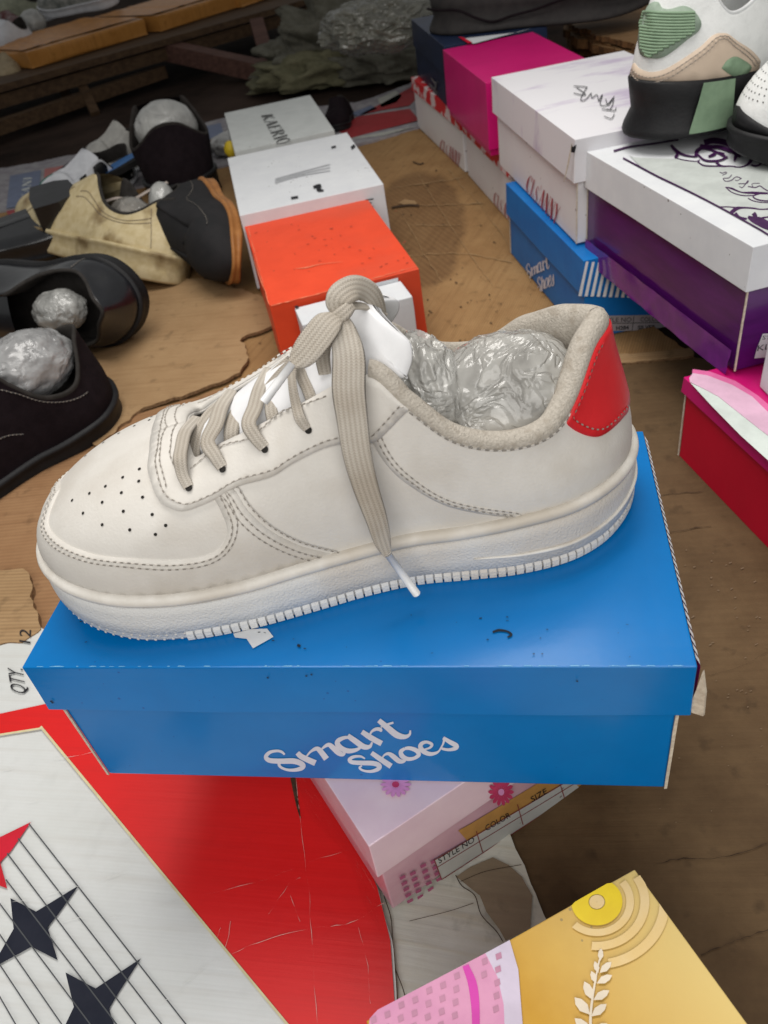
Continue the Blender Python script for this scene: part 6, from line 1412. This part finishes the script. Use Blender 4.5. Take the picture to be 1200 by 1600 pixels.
for sd in (0, 1):
    f_ = (lambda t: 2 - t) if sd else (lambda t: t)
    def kp(t, h): P0 = Sk.par([f_(t)])[0]; O0 = Sk.out([f_(t)])[0]; return Sk.M @ Vector((P0[0] + O0[0] * .0095, P0[1] + O0[1] * .0095, P0[2] * h))
    tube([kp(t, h) for t, h in ((.98, .70), (.9, .72), (.82, .70), (.76, .45), (.70, .30), (.62, .42), (.54, .55), (.46, .75), (.38, .92), (.3, .7), (.2, .6), (.05, .6))], .0022, mb)
mb.build('sole_ridge', M_bsu, tk, True)

# stack of flattened brown board behind the magenta box
tb_ = empty('cardboard_stack', gz(980, 70, .12), 'stack of folded brown cardboard with ragged ends, behind the magenta and marbled boxes', 'cardboard')
M_brn = mat_card('board_brown', (.17, .095, .04), (.24, .14, .065), (.12, .065, .03), .6, 60, .15); M_brn2 = mat('board_torn', (.16, .08, .03), (.06, .03, .012), .9, 60, bump=1., bscale=120)
for i, (z, dx) in enumerate(((.130, 0), (.148, 3), (.166, -4), (.176, 2), (.186, 6))):
    slab('board_layer', [gz(884 + dx, 55 + 12 - i * 8, z), gz(905, 95 - i * 12, z), gz(985, 118 - i * 11, z), gz(1080, 100, z), gz(1200, 20, z), gz(1020, -40, z), gz(900 + dx, 20 - i * 3, z)], z - .004, .010 if i < 3 else .004, [M_brn, M_brn2], .010, .05, .004, parent=tb_, seed=70 + i, rag_step=.006)
slab('board_base', [gz(890, 75, .12), gz(985, 128, .12), gz(1200, 60, .12), gz(1000, -20, .12)], .0, .12, [M_brn2, M_brn2], .004, .08, .002, parent=tb_, seed=77)

# ------------------------------------------------------------------ the bench at the back
M_wood = mat('old_wood', (.085, .050, .026), (.05, .028, .015), .75, 8, 8, stretch=(1, 12, 12), bump=.5, bscale=60)
M_woodr = mat('reddish_wood', (.11, .055, .042), (.07, .033, .026), .75, 8, 8, stretch=(1, 12, 12), bump=.5, bscale=60)
M_carton = mat_card('tape_carton', (.42, .18, .04), (.52, .24, .06), (.28, .12, .025), .8, 50, .25, .3, bump=.6)
zt = .135; fA, fB = gz(-80, 154, zt), gz(520, -14, zt); bd = (fB - fA).normalized(); bn = Vector((-bd.y, bd.x, 0)); byaw = math.atan2(bd.y, bd.x)
ben = empty('wooden_bench', ((fA + fB) / 2 + bn * .3 - Vector((0, 0, zt))), 'low rough wooden bench at the back, carrying taped cartons and shoes', 'bench')
def beam(name, a, b, w, h, m_, par):
    a, b = Vector(a), Vector(b); T = (b - a).normalized(); s_ = T.cross(Vector((0, 0, 1))); s_ = s_.normalized() if s_.length > .05 else bn; u_ = s_.cross(T); V = []
    for p in (a, b):
        for x, y in ((-1, -1), (1, -1), (1, 1), (-1, 1)): V.append(p + s_ * x * w / 2 + u_ * y * h / 2)
    o = mesh(name, V, [(0, 3, 2, 1), (4, 5, 6, 7), (0, 1, 5, 4), (1, 2, 6, 5), (2, 3, 7, 6), (3, 0, 4, 7)], m_, par)
    return o
for k in range(3): beam('plank', fA + bn * (.09 + k * .19) - bd * .1, fB + bn * (.09 + k * .19), .18, .018, M_wood, ben).location.z -= .011
beam('front_rail', fA + bn * .03 - Vector((0, 0, .045)), fB + bn * .03 - Vector((0, 0, .045)), .03, .035, M_wood, ben)
foot = gz(428, 128, 0); beam('leg', foot + Vector((0, 0, .0)), gz(402, 38, zt - .03), .045, .04, M_woodr, ben)
beam('brace', foot + Vector((.0, .02, .02)), gz(240, 74, zt - .03), .05, .05, M_woodr, ben)
beam('lower_rail', gz(-40, 212, .04), gz(255, 112, .04), .04, .035, M_wood, ben)
for u_, v_ in ((105, 150), (-20, 230)): p = gz(u_, v_, .0); beam('leg', p, p + Vector((.0, -.03, zt - .02)), .03, .03, M_wood, ben)
beam('brace', gz(118, 112, .10), gz(150, 180, .0), .028, .025, M_wood, ben)
mid_b = fA + (fB - fA) * .5
def carton(u0, v0, u1, v1, dep, h, label, seed, tape=True):
    a, b = gz(u0, v0, zt), gz(u1, v1, zt); yw = math.atan2(b.y - a.y, b.x - a.x); L = (b - a).length; n = Vector((-math.sin(yw), math.cos(yw), 0)); c = (a + b) / 2 + n * dep / 2
    t, bo, l = boxthing('carton', label, 'carton', c.x, c.y, yw, L, dep, zt + .001, h, [M_carton], warp=.006, seed=seed, group='cartons in a row on the bench')
    if tape:
        P_ = plane_of(c.x, c.y, yw, L, dep, zt + .001, h, 'top'); mb = MB(); o_ = P_[0]; X = rot((1, 0, 0), yw); Y = rot((0, 1, 0), yw)
        V = []; F = []
        for i in range(17):
            for s in (-1, 1): V.append(o_ + X * (L * (i / 16 - .5)) + Y * s * dep * .42 + Vector((0, 0, .004 + .003 * noise.noise(Vector((i * .9, s, seed))))))
            if i: q = 2 * i - 2; F.append((q, q + 1, q + 3, q + 2))
        mb.add(V, F); mb.build('packing_tape', mat('glossy_tape', (.50, .21, .035), (.36, .14, .02), .35, 12, bump=1., bscale=25, spec=.15), t)
    return t
carton(52, 108, 232, 54, .42, .045, 'long taped brown carton at the front of the bench, next to the heap of shoes', 90)
carton(252, 50, 372, 12, .40, .045, 'second taped brown carton on the bench, right of the long one', 92)
carton(378, 12, 480, -22, .35, .035, 'low brown carton at the right end of the bench', 94, False)
for nm, lab, (u_, v_), z_, ang, sc_, um in (('sneaker', 'pale green sneaker on its own at the left end of the bench', (28, 38), .16, .5, 1.3, mat('pale_green', (.30, .31, .23), (.22, .23, .17), .7, 20)), ('sneaker', 'white sneaker hanging over the left corner of the bench', (12, 90), .14, 1.2, 1.2, Mw),
                                          ('sneaker', 'beige-toed sneaker below the white one, at the left end of the bench', (26, 125), .10, 1.7, .9, mat('tan_canvas', (.34, .27, .17), (.26, .2, .12), .7, 20)), ('sneaker', 'grey sneaker toe resting on the long taped carton', (126, 14), .20, -.2, 1.2, mat('grey_canvas', (.12, .13, .12), (.3, .3, .28), .7, 20)),
                                          ('sneaker', 'brown laced shoe with red laces at the bench corner', (24, 52), .14, 2.2, .9, mat('brown_red', (.10, .03, .03), (.25, .2, .2), .7, 30))):
    c = gz(u_, v_, z_); d = Vector((math.cos(ang), math.sin(ang), 0)); gshoe(nm, lab, c - d * .13 * sc_, c + d * .13 * sc_, (0, -.2, 1), um, Mw, M_lin, sw=sc_ * .75, cat='sneaker', group='shoes heaped on the bench')
crumple('plastic_bag', gz(52, 35, .20), (.045, .045, .040), 'small shiny silver ball among the shoes on the bench', 'plastic bag', M_silver, 80, sub=4, amp=.04)

# heap of cloth and bag
def heap(name, c, r, label, material, seed, sub=5, fold=1.):
    bm = bmesh.new(); bmesh.ops.create_icosphere(bm, subdivisions=sub, radius=1)
    for v in bm.verts:
        d = v.co.normalized(); q = Vector((d.x * 2.2 + seed, d.y * 1.2, d.z * 2.6)); w_ = noise.noise(q * .8) * 2
        f = 1 + fold * (.14 * math.sin((d.z * 7 + d.x * 4 + w_ * 4)) + .12 * noise.noise(q * 2) + .08 * (1 - abs(noise.noise(q * 5)) * 2.2))
        p = Vector((d.x * r[0] * f, d.y * r[1] * f, max(-.02, d.z * r[2] * f))); v.co = p + Vector(c)
    vs = [v.co.copy() for v in bm.verts]; fs = [tuple(v.index for v in f.verts) for f in bm.faces]; bm.free()
    o = mesh(name, vs, fs, material, None, True); tag(o, label, 'cloth'); return o
M_cl1 = mat('grey_cloth', (.13, .125, .10), (.09, .085, .065), .9, 12, bump=.8, bscale=60); M_cl2 = mat('khaki_cloth', (.15, .14, .085), (.10, .095, .055), .9, 12, bump=.8, bscale=60)
c = gz(570, 70, .06); heap('cloth_heap', (c.x, c.y, .05), (.30, .20, .16), 'heap of crumpled grey-green cloth on the floor behind the far boxes', M_cl1, 5, 6)
c = gz(520, 108, .03); heap('cloth_heap', (c.x, c.y, .03), (.22, .13, .07), 'flat khaki cloth spilling forward from the grey heap', M_cl2, 12)
c = gz(620, 100, .03); heap('cloth_heap', (c.x, c.y, .03), (.15, .12, .08), 'small dull cloth bundle near the navy box', M_cl1, 19)
c = gz(590, 20, .20); crumple('plastic_bag', (c.x, c.y, .175), (.14, .10, .055), 'big translucent plastic bag lying on top of the cloth heap', 'plastic bag', mat_plastic('smoky_bag', (.22, .215, .175), .35, .3, 20), 88, sub=6, amp=.18, lumps=2.2)
